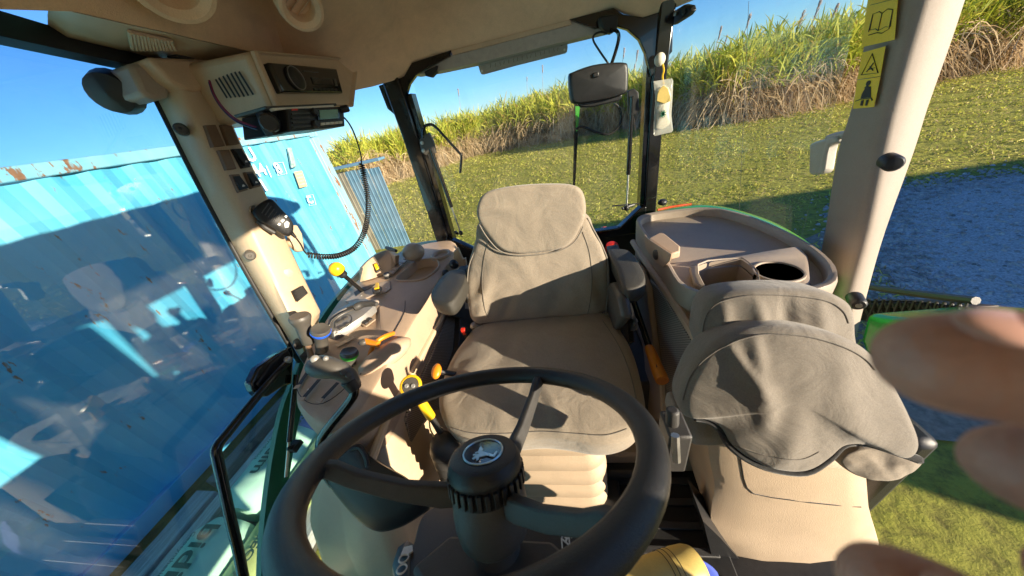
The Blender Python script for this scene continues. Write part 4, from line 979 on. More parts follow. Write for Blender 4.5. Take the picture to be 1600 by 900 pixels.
# inner side: pale edge strip and perforated panel
mb = MB(); mb.prism([S(px, py, 'x', -0.392) for px, py in ((704, 470), (717, 480), (714, 540), (692, 600), (668, 735), (636, 690), (630, 655), (640, 620), (668, 560), (690, 505))], V((-0.012, 0, 0))); sp_ = mb.done('side_panel', 'perf', LC, smooth=0, bevel=0.004)
mb = MB(); mb.tube(catmull([S(px, py, 'x', -0.398) for px, py in ((704, 458), (688, 490), (655, 552), (622, 612), (600, 655), (575, 720))], 4), 0.011, 8); mb.done('edge_strip', 'tan_pale', LC)
# seam of the access cover, control slots
seam = [P(px, py, 0.001) for px, py in ((630, 470), (628, 490), (612, 516), (606, 520), (588, 506), (575, 512))]
def decal_line(pts, w_, mat, par, name='seam'):
    mb = MB(); mb.tube(catmull(pts, 3), w_, 5); return mb.done(name, mat, par, smooth=0)
decal_line([P(px, py, 0.0) for px, py in ((628, 470), (626, 490), (610, 520))], .0012, 'rubber', top)
decal_line([P(px, py, 0.0) for px, py in ((610, 520), (588, 535), (577, 558), (580, 566), (570, 572), (558, 585))], .0012, 'rubber', top)
decal_line([P(px, py, -0.001) for px, py in ((462, 575), (459, 608), (475, 628), (500, 630), (528, 612), (545, 592))], .0010, 'rubber', top)
for a, b in (((462, 602), (476, 581)), ((470, 621), (494, 593)), ((499, 623), (523, 598))):
    p, q = P(*a, .0012), P(*b, .0012); u = (q - p).normalized(); s_ = V((-u.y, u.x, 0)) * 0.006
    mb = MB(); mb.prism([p - s_, p + s_, q + s_, q - s_], V((0, 0, 0.0012))); sl_ = mb.done('lever_slot', 'rubber', top, smooth=0)
    mb = MB(); mb.prism([p - s_ * 1.5 - u * .012, p + s_ * 1.5 - u * .012, p + s_ * 1.2, p - s_ * 1.2], V((0, 0, .003))); mb.done('slot_end', 'console', sl_, bevel=0.001)
for px, py, s_ in ((474, 611, '4'), (502, 586, '1'), (487, 575, '2'), (496, 547, '3'), (547, 572, '-')):
    text(s_, 0.012, P(px, py, .0016), (0.8, 0.6, 0), (-0.6, 0.8, 0), 'white', top, 'symbol', extrude=.0002)
# levers with coloured bands
def lever(base, tip, knob, kr, kmat, band=None, shaft='dark'):
    mb = MB(); mb.tube([base, tip], [0.009, 0.008], 10); o = mb.done('lever', shaft, LC)
    ax = (tip - base).normalized(); 
    mb = MB(); prof = [(kr * .50, -0.085), (kr * .66, -0.080), (kr * .68, -0.045), (kr * .70, -0.022), (kr * .86, -0.008), (kr, 0.004), (kr * 1.0, 0.010), (kr * .88, 0.016), (kr * .6, 0.014), (kr * .2, 0.012), (0, 0.012)]
    mb.lathe(prof, tip, (tip - base).normalized() * .8 + V(knob) * .5, 22); mb.done('lever_knob', kmat, o, smooth=50)
    if band:
        mb = MB(); mb.lathe([(kr * .85, -0.008), (kr * 1.03, 0.000), (kr * 1.04, 0.005), (kr * .9, 0.006)], tip, (tip - base).normalized() * .8 + V(knob) * .5, 22); mb.done('lever_band', band, o)
    return o
def lv(bpx, tpx, dzt, *a, **k):
    b_ = P(*bpx, -0.005); t_ = S(tpx[0], tpx[1], 'z', ZT + dzt); lever(b_, t_, (t_ - b_).normalized() * 0.6 + Z1 * 0.6, *a, **k)
lv((482, 560), (465, 500), 0.130, 0.029, 'grey', None, 'blank')
lv((492, 555), (496, 519), 0.085, 0.027, 'grey', 'bluering')
lv((540, 570), (541, 555), 0.025, 0.024, 'grey', 'lime')
# throttle pod
mb = MB(); q = [(509, 528), (512, 510), (525, 492), (548, 478), (572, 472), (583, 478), (584, 487), (570, 500), (545, 518), (520, 531)]
base_ = [P(px, py, 0.0) for px, py in q]; c = sum(base_, V()) / len(base_)
mb.loft([base_, [p + Z1 * .012 for p in base_], [c.lerp(p, .93) + Z1 * .024 for p in base_], [c.lerp(p, .6) + Z1 * .028 for p in base_]]); tp = mb.done('throttle_pod', 'silver', LC, smooth=50)
for k, (px, py) in enumerate(((526, 502), (535, 497), (529, 511), (538, 506))):
    mb = MB(); cpt = S(px, py, 'z', ZT + .030); m_ = Matrix.Rotation(R_(35), 3, 'Z'); mb.box(cpt, (0.017, 0.014, 0.006), m_); mb.done('button', 'grey', tp, bevel=0.003)
decal_line([S(px, py, 'z', ZT + .028) for px, py in ((519, 513), (519, 503), (530, 494), (541, 492), (545, 499), (540, 508), (528, 517))], .0012, 'dark', tp)
for px, py in ((518, 518), (527, 521)): 
    mb = MB(); mb.box(S(px, py, 'z', ZT + .0285), (0.006, .009, .001), Matrix.Rotation(R_(35), 3, 'Z')); mb.done('symbol', 'white', tp, smooth=0)
mb = MB(); mb.tube(catmull([S(px, py, 'z', ZT + .04) for px, py in ((508, 508), (512, 499), (530, 486), (552, 477))], 4), .006, 8); mb.done('throttle_guard', 'silver', tp)
mb = MB(); mb.tube(catmull([S(px, py, 'z', ZT + .05) for px, py in ((512, 512), (516, 501), (534, 489), (555, 481))], 4), .004, 8); mb.done('throttle_guard', 'grey', tp)
mb = MB(); mb.tube(catmull([S(px, py, 'z', ZT + .055) for px, py in ((548, 482), (560, 476), (575, 474), (584, 475))], 4), [.010, .012, .014, .014, .013, .012, .012, .012, .012, .010, .010, .008, .007], 10); thl = mb.done('throttle_lever', 'dark', tp)
mb = MB(); mb.ell(S(582, 473, 'z', ZT + .055), (.012, .012, .009)); mb.done('throttle_end', 'taupe', thl)
# small selector and label recesses
def patch(q, mat, dz, th, par, name, bev=0.002):
    mb = MB(); mb.prism([P(px, py, dz) for px, py in q], V((0, 0, th))); return mb.done(name, mat, par, bevel=bev)
ps = patch(((556, 506), (573, 495), (583, 500), (567, 512)), 'console', 0.0, .004, top, 'switch_frame')
patch(((561, 505), (567, 501), (572, 504), (566, 508)), 'black', .004, .006, ps, 'rocker'); patch(((568, 500), (573, 497), (578, 499), (572, 503)), 'black', .004, .006, ps, 'rocker')
pl2 = patch(((519, 539), (547, 526), (549, 529), (523, 543)), 'tan_pale', 0.0, .002, top, 'raised_line', .001)
# orange lever in its curved guard
mb = MB(); cpt = P(600, 548); 
mb.ell(P(598, 556, -0.005), (0.040, 0.085, 0.032), Matrix.Rotation(R_(-38), 3, 'Z')); dm = mb.done('lever_dome', 'console', LC, smooth=60)
mb = MB(); mb.tube(catmull([S(px, py, 'z', ZT + z_) for px, py, z_ in ((573, 556, .004), (577, 543, .022), (586, 532, .034), (598, 525, .030), (609, 521, .008))], 4), .0075, 10); mb.done('guard_strip', 'orange', dm)
mb = MB(); a_, b_ = S(586, 538, 'z', ZT + .035), S(566, 533, 'z', ZT + .045); mb.tube([a_, b_], [.010, .009], 10); ol = mb.done('orange_lever', 'orange', dm)
mb = MB(); mb.ell(S(562, 535, 'z', ZT + .046), (.013, .011, .010)); mb.done('lever_tip', 'grey', ol)
# yellow ball lever
a_, b_ = P(565, 458, -.01), S(525, 424, 'z', ZT + .14)
mb = MB(); mb.tube([a_, b_], .0085, 12); yl = mb.done('ball_lever', 'gloss', LC)
ax = (b_ - a_).normalized()
mb = MB(); mb.lathe([(.009, -.03), (.017, -.025), (.017, -.018), (.012, -.014), (.022, -.004), (.027, .004), (.027, .006)], b_, ax, 20); mb.done('lever_collar', 'black', yl)
mb = MB(); mb.lathe([(.0268, .006), (.0275, .016), (.0245, .028), (.016, .038), (.0, .041)], b_, ax, 22); mb.done('lever_ball', 'yellow', yl, smooth=80)
# gate plate with yellow pointer
gpl = patch(((535, 472), (548, 462), (560, 452), (580, 445), (605, 440), (606, 452), (598, 458), (576, 464), (545, 477)), 'taupe', 0.0, .006, top, 'gate_plate')
patch(((548, 457), (562, 449), (582, 444), (575, 450), (560, 457), (551, 463)), 'rubber', .006, .0015, gpl, 'gate_slot', 0)
mb = MB(); mb.prism([S(px, py, 'z', ZT + .012) for px, py in ((577, 455), (586, 449), (593, 451), (590, 457), (579, 461))], V((0, 0, .012))); pk = mb.done('pointer_knob', 'black', gpl, bevel=.003)
mb = MB(); mb.prism([S(px, py, 'z', ZT + .025) for px, py in ((580, 453), (583, 443), (587, 443), (588, 451), (584, 452))], V((0, 0, .006))); mb.done('pointer', 'yellow', pk, bevel=.002)
for px, py in ((598, 450), (559, 463)):
    text('P', .013, S(px, py, 'z', ZT + .0066), (0.7, 0.7, 0), (-.7, .7, 0), 'white', gpl, 'symbol', extrude=.0002)
# rear pod with rocker, knob, key row, trays
Bl = [P(px, py, .004) for px, py in ((557, 441), (572, 437), (590, 431), (606, 424), (618, 413))]
Tl = [S(px, py, 'z', ZT + .075) for px, py in ((563, 418), (574, 406), (590, 395), (606, 391), (619, 399))]
Bl, Tl = catmull(Bl, 3), catmull(Tl, 3)
mb = MB(); mb.loft([[b_, b_.lerp(t_, .9), t_ + V((-.004, .002, .002)), t_ + V((-.03, .012, -.004)), t_ + V((-.07, .03, -.075))] for b_, t_ in zip(Bl, Tl)]); pod = mb.done('rear_pod', 'console', LC, smooth=40, bevel=.004)
fn = (Bl[-1] - Bl[0]).cross(Tl[5] - Bl[5]).normalized()
if fn.dot(CAM - Bl[0]) < 0: fn = -fn
f0_ = Bl[5] + fn * .006
pts = [PL(px, py, f0_, fn) for px, py in ((577, 413), (584, 410), (590, 422), (583, 426))]
mb = MB(); mb.prism([p - fn * .008 for p in pts], fn * .010); ro = mb.done('rocker_frame', 'black', pod, bevel=.002)
c = sum(pts, V()) / 4; mb = MB(); mb.prism([c.lerp(p, .70) + fn * .002 for p in pts], fn * .008); mb.done('rocker', 'yellow', ro, bevel=.003)
mb = MB(); mb.tube([S(px, py, 'z', ZT + .11) for px, py in ((599, 387), (606, 390), (614, 392))], [.008, .010, .007], 8); mb.done('pod_clip', 'dark', pod)
mb = MB(); mb.lathe([(.016, 0), (.016, .004), (.013, .006), (.013, .022), (.011, .025), (0, .025)], S(601, 434, 'z', ZT), (0.1, 0, 1), 18); kn = mb.done('rotary_knob', 'black', LC)
mb = MB(); mb.lathe([(.0132, .014), (.0136, .018), (.0132, .022)], S(601, 434, 'z', ZT), (0.1, 0, 1), 18); mb.done('knob_ring', 'silver', kn)
for k in range(5):
    a0 = V((601 + k * 6, 428 - k * 5.5)); pts = [S(a0.x + dx, a0.y + dy, 'z', ZT + .008) for dx, dy in ((0, 0), (5, -4.6), (13, -3.6), (8, 1))]
    mb = MB(); mb.prism(pts, V((0, 0, .006))); mb.done('key_pad', 'taupe', LC, bevel=.002)
# storage tray sunk into the console top
trq = catmull([P(px, py) for px, py in ((613, 437), (630, 421), (648, 408), (672, 405), (681, 411), (678, 421), (660, 435), (640, 439))], 4, True); c = sum(trq, V()) / len(trq)
ZCUT = [[p + Z1 * .03 for p in trq], [c.lerp(p, .97) - Z1 * .01 for p in trq], [c.lerp(p, .88) - Z1 * .035 for p in trq]]
cup_c = P(684, 398)
c = S(684, 398, 'z', ZT + .006); mb = MB(); mb.lathe([(.048, -.01), (.050, .004), (.046, .008), (.038, .006), (.034, -.006), (0, -.008)], c, Z1, 26); mb.done('cup_recess', 'taupe', LC)
mb = MB(); mb.ell(S(641, 394, 'z', ZT + .05), (.055, .045, .045)); mb.done('rear_hump', 'taupe', LC, smooth=60)
mb = MB(); mb.prism([S(px, py, 'y', 1.16) for px, py in ((703, 394), (710, 388), (718, 406), (722, 404), (724, 416), (704, 420))], V((0, .02, 0))); mb.done('edge_tab', 'tan_pale', LC, bevel=.004)
mb = MB(); mb.lathe([(.02, 0), (.02, .02), (.012, .03), (0, .03)], S(703, 412, 'y', 1.12), (0.6, -.8, 0), 14); mb.done('socket', 'black', LC)
mb = MB(); mb.lathe([(.018, 0), (.018, .012), (0, .014)], S(690, 428, 'x', -0.40), (1, -.2, .2), 14); mb.done('socket', 'rubber', LC)
mb = MB(); mb.prism([S(px, py, 'x', -0.36) for px, py in ((698, 472), (722, 468), (722, 498), (700, 494))], V((-.02, 0, 0))); mb.prism([S(px, py, 'x', -0.365) for px, py in ((716, 482), (742, 482), (738, 560), (728, 600), (694, 602), (712, 545))], V((-.03, 0, 0))); mb.done('seat_side_panel', 'dark', LC, bevel=.004)
LATER_CUT = (top, ZCUT)
mb = MB(); mb.tube(catmull([p + Z1 * .002 for p in trq[::2]], 2, True), .004, 6, closed=True); mb.done('tray_rim', 'console', LC)
# ------------------------------------------------------------------ loader joystick
JS = thing('loader_joystick', 'grey loader joystick grip on a bent black tube', 'joystick', S(520, 770, 'x', -0.36))
tp_ = [D(px, py, t) for px, py, t in ((548, 600, .66), (548, 616, .665), (535, 636, .67), (515, 660, .675), (499, 682, .68), (495, 700, .69), (499, 726, .70), (515, 755, .71), (540, 770, .71))]
mb = MB(); mb.tube(catmull(tp_, 5), .0105, 12); mb.done('tube_arm', 'gloss', JS, smooth=80)
gp_ = [D(px, py, t) for px, py, t in ((480, 568, .655), (490, 572, .65), (505, 574, .645), (520, 577, .645), (533, 583, .65), (543, 592, .655), (548, 602, .66))]
mb = MB(); mb.tube(catmull(gp_, 4), [.008, .015, .020, .0225, .024, .025, .0255, .0255, .025, .0245, .0235, .0225, .022, .0212, .0205, .020, .0195, .019, .0185, .018, .017, .0165, .016, .016, .016], 16); jg = mb.done('grip', 'grey', JS, smooth=80)
mb = MB(); mb.tube([D(540, 593, .652), D(550, 608, .66)], [.0185, .015], 14); mb.done('grip_collar', 'black', JS, bevel=.002)
for px, py, rr in ((487, 561, .009), (504, 560, .006)):
    mb = MB(); mb.ell(D(px, py, .633), (rr, rr, .006), frame((CAM - D(px, py, .633)))); mb.done('thumb_button', 'silver', jg)
for px, py in ((532, 582), (540, 586)):
    p = D(px, py, .634); mb = MB(); mb.lathe([(.007, -.01), (.007, .003), (.005, .005), (0, .005)], p, CAM - p, 14); mb.done('thumb_button', 'grey', jg)
q = [(500, 745), (511, 718), (540, 698), (562, 702), (590, 722), (640, 752), (668, 790), (655, 806), (620, 826), (585, 832), (556, 816), (528, 786)]
bs = [D(px, py, .70) for px, py in q]; c = sum(bs, V()) / len(bs); ax = (CAM - c).normalized()
mb = MB(); bs = catmull(bs, 4, True); mb.loft([[p - ax * .16 for p in bs], [p - ax * .02 for p in bs], [c.lerp(p, .93) + ax * .004 for p in bs], [c.lerp(p, .6) + ax * .016 for p in bs], [c.lerp(p, .1) + ax * .02 for p in bs]]); jb = mb.done('joystick_base', 'black', JS, smooth=50)
mb = MB(); mb.tube(catmull([D(px, py, .672) for px, py in ((543, 702), (556, 698), (566, 712), (570, 728))], 4), .006, 8); mb.done('base_loop', 'black', jb)
p = D(553, 757, .672); mb = MB(); mb.lathe([(.010, -.01), (.010, .002), (.006, .004), (0, .003)], p, CAM - p, 8); mb.done('base_bolt', 'metal', jb)
# ------------------------------------------------------------------ console on the right
RC = thing('storage_console', 'dark taupe storage console with open tray behind the small seat', 'console', (0.58, 0.85, 1.2))
ro_ = [(0.405, 0.64), (0.405, 0.80), (0.405, 1.08), (0.44, 1.17), (0.55, 1.18), (0.67, 1.15), (0.735, 1.05), (0.765, 0.90), (0.765, 0.75), (0.73, 0.64), (0.66, 0.585), (0.50, 0.585)]
RO = catmull([V((x, y, 0)) for x, y in ro_], 4, True); c = V((0.585, 0.85, 0))
ZR = 1.98
mb = MB()
def rr_(f, z): return [c.lerp(p, f) + Z1 * z for p in RO]
mb.loft([rr_(1.0, 1.19), rr_(1.0, 1.60), rr_(1.0, ZR - .012), rr_(.985, ZR), rr_(.95, ZR), rr_(.93, ZR - .004), rr_(.915, ZR - .026), rr_(.5, ZR - .028), rr_(.05, ZR - .028)]); body = mb.done('console_body', 'taupe', RC, smooth=45)
# divider ledge, bin and cup holder set in front of the tray
q = [(1072, 416), (1100, 410), (1145, 400), (1190, 392), (1242, 384), (1258, 400), (1262, 440), (1255, 450), (1225, 455), (1100, 455), (1080, 440)]
ZL = ZR - 0.006
BINP = [(1085, 414), (1145, 404), (1158, 406), (1176, 421), (1180, 430), (1178, 452), (1135, 462), (1108, 466)]
mb = MB(); mb.prism([S(px, py, 'z', ZL) for px, py in q], V((0, 0, -.018))); led = mb.done('divider', 'taupe', RC, bevel=.004)
bq = catmull([S(px, py, 'z', ZL + .002) for px, py in BINP], 3, True); c2 = sum(bq, V()) / len(bq)
mb = MB(); mb.loft([bq, [c2.lerp(p, 1.015) + Z1 * .002 for p in bq], [c2.lerp(p, 1.0) + Z1 * .003 for p in bq], [c2.lerp(p, .97) for p in bq]], cap0=False, cap1=False); bn = mb.done('storage_bin', 'taupe', RC)
cq = S(1211, 425, 'z', ZL); cr = 0.046
mb = MB(); mb.lathe([(cr * 1.10, 0), (cr * 1.08, .004), (cr, .004), (cr * .98, 0.0)], cq, Z1, 30); ch = mb.done('cup_holder', 'taupe', RC)
# real recesses cut through the ledge and the body
def cutter(loops):
    mb = MB(); mb.loft(loops); bmesh.ops.recalc_face_normals(mb.b, faces=mb.b.faces); me = bpy.data.meshes.new('cut'); mb.b.to_mesh(me); mb.b.free(); return me
def cut(o, loops):
    me = cutter([[p - V(rootloc(o)) for p in lp] for lp in loops])
    co = bpy.data.objects.new('cut', me); COL.objects.link(co); co.location = rootloc(o)
    md = o.modifiers.new('cut', 'BOOLEAN'); md.object = co; md.operation = 'DIFFERENCE'; md.solver = 'EXACT'
    bpy.context.view_layer.update()
    dg = bpy.context.evaluated_depsgraph_get(); new = bpy.data.meshes.new_from_object(o.evaluated_get(dg))
    o.modifiers.clear(); old = o.data; o.data = new; new.name = old.name; bpy.data.objects.remove(co)
    new.set_sharp_from_angle(angle=R_(40))
binl = [[c2.lerp(p, .97) + Z1 * .03 for p in bq], [c2.lerp(p, .97) - Z1 * .10 for p in bq], [c2.lerp(p, .90) - Z1 * .17 for p in bq]]
circ = [V((math.cos(a), math.sin(a), 0)) for a in [2 * math.pi * k / 30 for k in range(30)]]
cupl = [[cq + p * cr * .985 + Z1 * .03 for p in circ], [cq + p * cr * .95 - Z1 * .11 for p in circ]]
for tgt in (led, body):
    cut(tgt, binl); cut(tgt, cupl)
cut(*LATER_CUT)
# lid with latch on the inner edge
lq = [S(px, py, 'z', ZR + .012) for px, py in ((1010, 372), (1031, 361), (1060, 384), (1060, 392), (1046, 396))]
mb = MB(); mb.prism([p + V((-0.004, 0, 0)) for p in lq], V((0, 0, -.022))); lid = mb.done('corner_lid', 'console', RC, bevel=.004)
mb = MB(); mb.prism([S(px, py, 'x', .4035) for px, py in ((1003, 366), (1010, 373), (1046, 397), (1043, 408), (1034, 417), (1022, 410), (1006, 388))], V((-.005, 0, 0))); lf = mb.done('lid_front', 'console', lid, bevel=.002)
p = S(1020, 398, 'x', .397); mb = MB(); mb.lathe([(.016, -.004), (.016, .002), (.012, .004), (0, .003)], p, (-1, -.2, .1), 20); mb.done('lid_latch', 'grey', lid)
# trim line and perforated side
mb = MB(); mb.tube(catmull([S(px, py, 'x', .400) for px, py in ((984, 378), (1000, 402), (1030, 446), (1065, 498), (1092, 545), (1110, 590))], 4), .012, 8); mb.done('edge_strip', 'console', RC)
mb = MB(); mb.prism([S(px, py, 'x', .398) for px, py in ((1014, 436), (1026, 448), (1062, 502), (1096, 560), (1090, 600), (1060, 660), (1040, 650), (1034, 600), (1022, 520))], V((-.008, 0, 0))); mb.done('side_panel', 'perf', RC, bevel=.003)
mb = MB(); mb.prism([S(px, py, 'x', .392) for px, py in ((988, 398), (1004, 420), (1016, 450), (1024, 520), (1036, 600), (1040, 660), (1015, 650), (1010, 560), (1000, 480))], V((-.02, 0, 0))); mb.done('lower_trim', 'taupe', RC, bevel=.006)
# ------------------------------------------------------------------ operator seat
SE = thing('operator_seat', 'large canvas covered operator seat behind the steering wheel', 'seat', (0, 0.7, 1.2))
nb = V((0.0, -0.975, 0.22)).normalized(); pb = V((0, 0.80, 1.82))
bo = [PL(px, py, pb, nb) for px, py in ((745, 345), (738, 375), (727, 412), (724, 445), (727, 478), (737, 503), (775, 502), (820, 499), (870, 496), (915, 491), (943, 484), (946, 450), (946, 412), (938, 385), (922, 355), (912, 335), (860, 325), (800, 325))]
fb = lambda px, py: PL(px, py, pb, nb)
mb = pillow(bo, pb, nb, 0.11, 0.030, n=110, wr=0.007, wf=10, seed=1.0, folds=[(fb(745, 500), fb(760, 420), .016, .010), (fb(780, 498), fb(800, 450), .014, -.008), (fb(850, 495), fb(880, 430), .018, -.006), (fb(925, 488), fb(905, 400), .02, .010), (fb(735, 470), fb(770, 440), .014, .008)])
bcko = mb.done('backrest', 'canvas', SE, smooth=180, sub=1)
pb2 = pb + nb * 0.028
ho = [PL(px, py, pb2, nb) for px, py in ((741, 340), (744, 312), (760, 298), (800, 290), (850, 287), (890, 289), (906, 300), (911, 328), (905, 352), (890, 376), (868, 389), (838, 394), (802, 396), (778, 389), (758, 368))]
mb = pillow(ho, pb2, nb, 0.10, 0.018, n=90, wr=0.004, wf=9, seed=3.0, folds=[(PL(745, 330, pb2, nb), PL(790, 322, pb2, nb), .012, .006)])
hd = mb.done('headrest', 'canvas', SE, smooth=180, sub=1)
def piping(pts, w_, mat, par, off, name='piping'):
    mb = MB(); mb.tube(catmull([p + off for p in pts], 4), w_, 6); return mb.done(name, mat, par, smooth=180)
piping([PL(px, py, pb2, nb) for px, py in ((745, 350), (757, 370), (777, 391), (802, 397.5), (838, 396), (868, 391), (892, 377), (906, 353))], .0022, 'canvas_dark', hd, nb * .010)
piping([fb(px, py) for px, py in ((912, 340), (936, 386), (944, 412), (944, 452), (941, 486))], .0025, 'canvas_dark', SE, nb * .012)
piping([fb(px, py) for px, py in ((752, 362), (741, 385), (729, 415), (727, 450), (731, 482), (739, 500))], .0025, 'canvas_dark', SE, nb * .012)
nc = V((0.0, -0.10, 1.0)).normalized(); pcn = V((0, 0.55, 1.775))
fc = lambda px, py: PL(px, py, pcn, nc)
co_ = [fc(px, py) for px, py in ((740, 512), (775, 503), (830, 499), (880, 495), (925, 490), (946, 496), (968, 522), (985, 556), (997, 598), (1004, 640), (995, 670), (970, 690), (930, 697), (885, 690), (840, 686), (790, 690), (740, 690), (705, 680), (688, 660), (681, 630), (688, 592), (704, 556), (722, 530))]
mb = pillow(co_, pcn, nc, 0.075, 0.040, n=120, wr=0.006, wf=8, seed=6.0, folds=[(fc(770, 600), fc(800, 520), .03, -.006), (fc(700, 620), fc(760, 560), .03, .006), (fc(880, 690), fc(850, 620), .015, .006), (fc(790, 688), fc(770, 640), .016, .005)])
cu = mb.done('cushion', 'canvas', SE, smooth=180, sub=1)
piping([fc(px, py) for px, py in ((742, 516), (716, 548), (696, 590), (688, 630), (694, 662), (712, 682), (745, 692))], .0025, 'canvas_dark', cu, nc * .004)
seam_on(cu, ((936, 500), (956, 530), (972, 562), (984, 600), (990, 638), (984, 664)), .0013, 'canvas_seam')
seam_on(cu, ((700, 668), (735, 677), (790, 677), (840, 674), (890, 677), (940, 680), (975, 670)), .0011, 'canvas_seam', 'stitching')
for c, nm in ((fc(738, 508), 'l'), (fc(944, 494), 'r')):
    mb = MB(); mb.ell(c + V((0, 0, -0.004)), (.022, .018, .016)); mb.done('cover_tie', 'silver' if nm == 'l' else 'canvas_dark', SE)
# rubber bellows below
mb = MB(); loops = []
bc = V((0.005, 0.60, 0))
zlev = [1.70, 1.69]
z = 1.665
prof = []
for k in range(5):
    zt = 1.665 - k * 0.088
    prof += [(0.93, zt), (0.985, zt - .014), (1.0, zt - .034), (0.99, zt - .058), (0.95, zt - .078), (0.93, zt - .085)]
mb.loft([[bc + V((x * f_, y * f_, z_)) for x, y in rrect(0.345, 0.34, 0.06, 6)] for f_, z_ in prof]); mb.done('suspension_bellows', 'base', SE, smooth=60)
mb = MB(); mb.box((0, 0.62, 1.70), (0.42, 0.40, 0.05)); mb.done('seat_pan', 'black', SE, bevel=.01)
mb = MB(); mb.box((0, 0.62, 1.225), (0.44, 0.42, 0.05)); mb.done('seat_plinth', 'black', SE, bevel=.01)
# armrests
def armrest(pts, z, th, name, label):
    q = [S(px, py, 'z', z) for px, py in pts]; Q = catmull(q, 4, True); c = sum(Q, V()) / len(Q)
    mb = MB(); mb.loft([[c.lerp(p, .86) - Z1 * th for p in Q], [c.lerp(p, .96) - Z1 * (th - .008) for p in Q], [c.lerp(p, 1.0) - Z1 * (th * .6) for p in Q], [p - Z1 * .012 for p in Q], [c.lerp(p, .97) - Z1 * .003 for p in Q], [c.lerp(p, .9) for p in Q], [c.lerp(p, .4) + Z1 * .002 for p in Q]])
    o = mb.done(name, 'arm', SE, smooth=55, label=label); return o
armrest(((699, 421), (721, 421), (722, 438), (712, 458), (700, 472), (688, 474), (673, 470), (667, 462), (672, 448), (684, 432)), 1.995, .055, 'armrest', 'armrest beside the lever console')
armrest(((945, 391), (950, 387), (972, 388), (984, 396), (996, 414), (1003, 428), (1002, 440), (990, 450), (974, 452), (966, 444), (958, 420), (949, 402)), 1.995, .055, 'armrest', 'armrest beside the storage console')
mb = MB(); mb.box((-0.26, 0.93, 1.90), (0.04, 0.06, 0.14)); mb.done('armrest_bracket', 'black', SE, bevel=.006)
mb = MB(); mb.box((0.29, 0.93, 1.90), (0.04, 0.06, 0.14)); mb.done('armrest_bracket', 'black', SE, bevel=.006)
seam_on(bcko, ((760, 372), (752, 400), (748, 440), (752, 480), (758, 496)), .0012, 'canvas_seam')
seam_on(bcko, ((905, 362), (916, 395), (920, 440), (916, 478), (913, 490)), .0012, 'canvas_seam')
# belt latch, buckle, knobs
mb = MB(); mb.prism([S(px, py, 'x', .30) for px, py in ((972, 500), (988, 498), (990, 503), (985, 504), (985, 509), (990, 509), (987, 516), (974, 518))], V((.004, 0, 0))); bl = mb.done('belt_tongue', 'metal', SE, smooth=0)
mb = MB(); mb.prism([S(px, py, 'x', .295) for px, py in ((956, 498), (970, 490), (976, 500), (978, 535), (972, 540), (964, 520))], V((.016, 0, 0))); mb.done('belt_strap', 'hem', SE, bevel=.003)
mb = MB(); mb.prism([S(px, py, 'x', .275) for px, py in ((946, 445), (965, 440), (978, 460), (985, 495), (965, 520), (950, 500))], V((-.03, 0, 0))); mb.done('side_shield', 'grey', SE, bevel=.01)
p = S(723, 520, 'x', -.25); mb = MB(); mb.box(p, (.02, .025, .05), Matrix.Rotation(R_(15), 3, 'X')); bk = mb.done('belt_buckle', 'black', SE, bevel=.004)
mb = MB(); mb.box(p + V((0, -.010, .016)), (.016, .014, .030), Matrix.Rotation(R_(15), 3, 'X')); mb.done('release_button', 'red', bk, bevel=.003)
p = S(677, 580, 'x', -.285); mb = MB(); mb.ell(p, (.015, .024, .012), Matrix.Rotation(R_(20), 3, 'X')); mb.done('adjust_knob', 'orange', SE)
mb = MB(); mb.tube([p, p + V((.06, .03, -.06))], .008, 8); mb.done('adjust_stem', 'black', SE)
mb = MB(); mb.box(S(1046, 690, 'x', .27), (.035, .05, .11)); mb.tube([S(1046, 640, 'x', .265), S(1044, 690, 'x', .265)], .011, 8); mb.done('slide_catch', 'dark', SE, bevel=.004)
mb = MB(); mb.tube([S(1050, 680, 'x', .25), S(1052, 720, 'x', .25)], .006, 8); mb.done('catch_rod', 'metal', SE)
# ------------------------------------------------------------------ hand brake and gear lever
HB = thing('hand_brake', 'black lever with orange grip right of the seat', 'lever', S(985, 470, 'x', .335) - Z1 * .3)
hp = [S(px, py, 'x', .335) for px, py in ((962, 400), (985, 470), (1000, 515), (1010, 545))]
mb = MB(); mb.tube(catmull(hp, 5), .0095, 10); mb.done('shaft', 'gloss', HB)
mb = MB(); mb.tube(catmull([S(px, py, 'x', .335) for px, py in ((1009, 543), (1016, 560), (1021, 574), (1030, 595))], 4), [.0125, .014, .0145, .015, .015, .0155, .0155, .016, .0165, .017, .0175, .0175, .0165], 14); gr = mb.done('grip', 'orange', HB, smooth=60)
p = S(1023, 570, 'x', .318); mb = MB()
for a, b in (((1021, 567), (1027, 566)), ((1027, 566), (1024, 572)), ((1022, 573), (1028, 572))): pass
text('P', .016, S(1020, 573, 'x', .3175), (0, -1, 0), (0, .3, 1), 'ink', gr, 'symbol', extrude=.0003)
GL = thing('gear_lever', 'yellow topped gear lever rising from a black rubber boot', 'lever', S(690, 750, 'x', -.27))
b0 = S(692, 690, 'x', -.26); k0 = S(637, 603, 'x', -.295)
k1 = S(669, 652, 'x', -.275)
mb = MB(); mb.tube([b0, k1], [.010, .008], 10); sh = mb.done('shaft', 'dark', GL)
mb = MB(); mb.tube(catmull([b0 + V((-.012, -.01, .0)), b0.lerp(k1, .5) + V((-.016, -.01, .01)), k1 + V((-.004, -.006, 0))], 4), .0022, 6); mb.done('trigger_wire', 'ochre', sh)
mb = MB(); mb.tube([k1, k1.lerp(k0, .35), k1.lerp(k0, .8)], [.0125, .0125, .0115], 12); mb.done('sleeve', 'yellow', GL, bevel=.002)
ax = (CAM - k0).normalized() * .8 + V((-.2, 0, .2)); ax = ax.normalized()
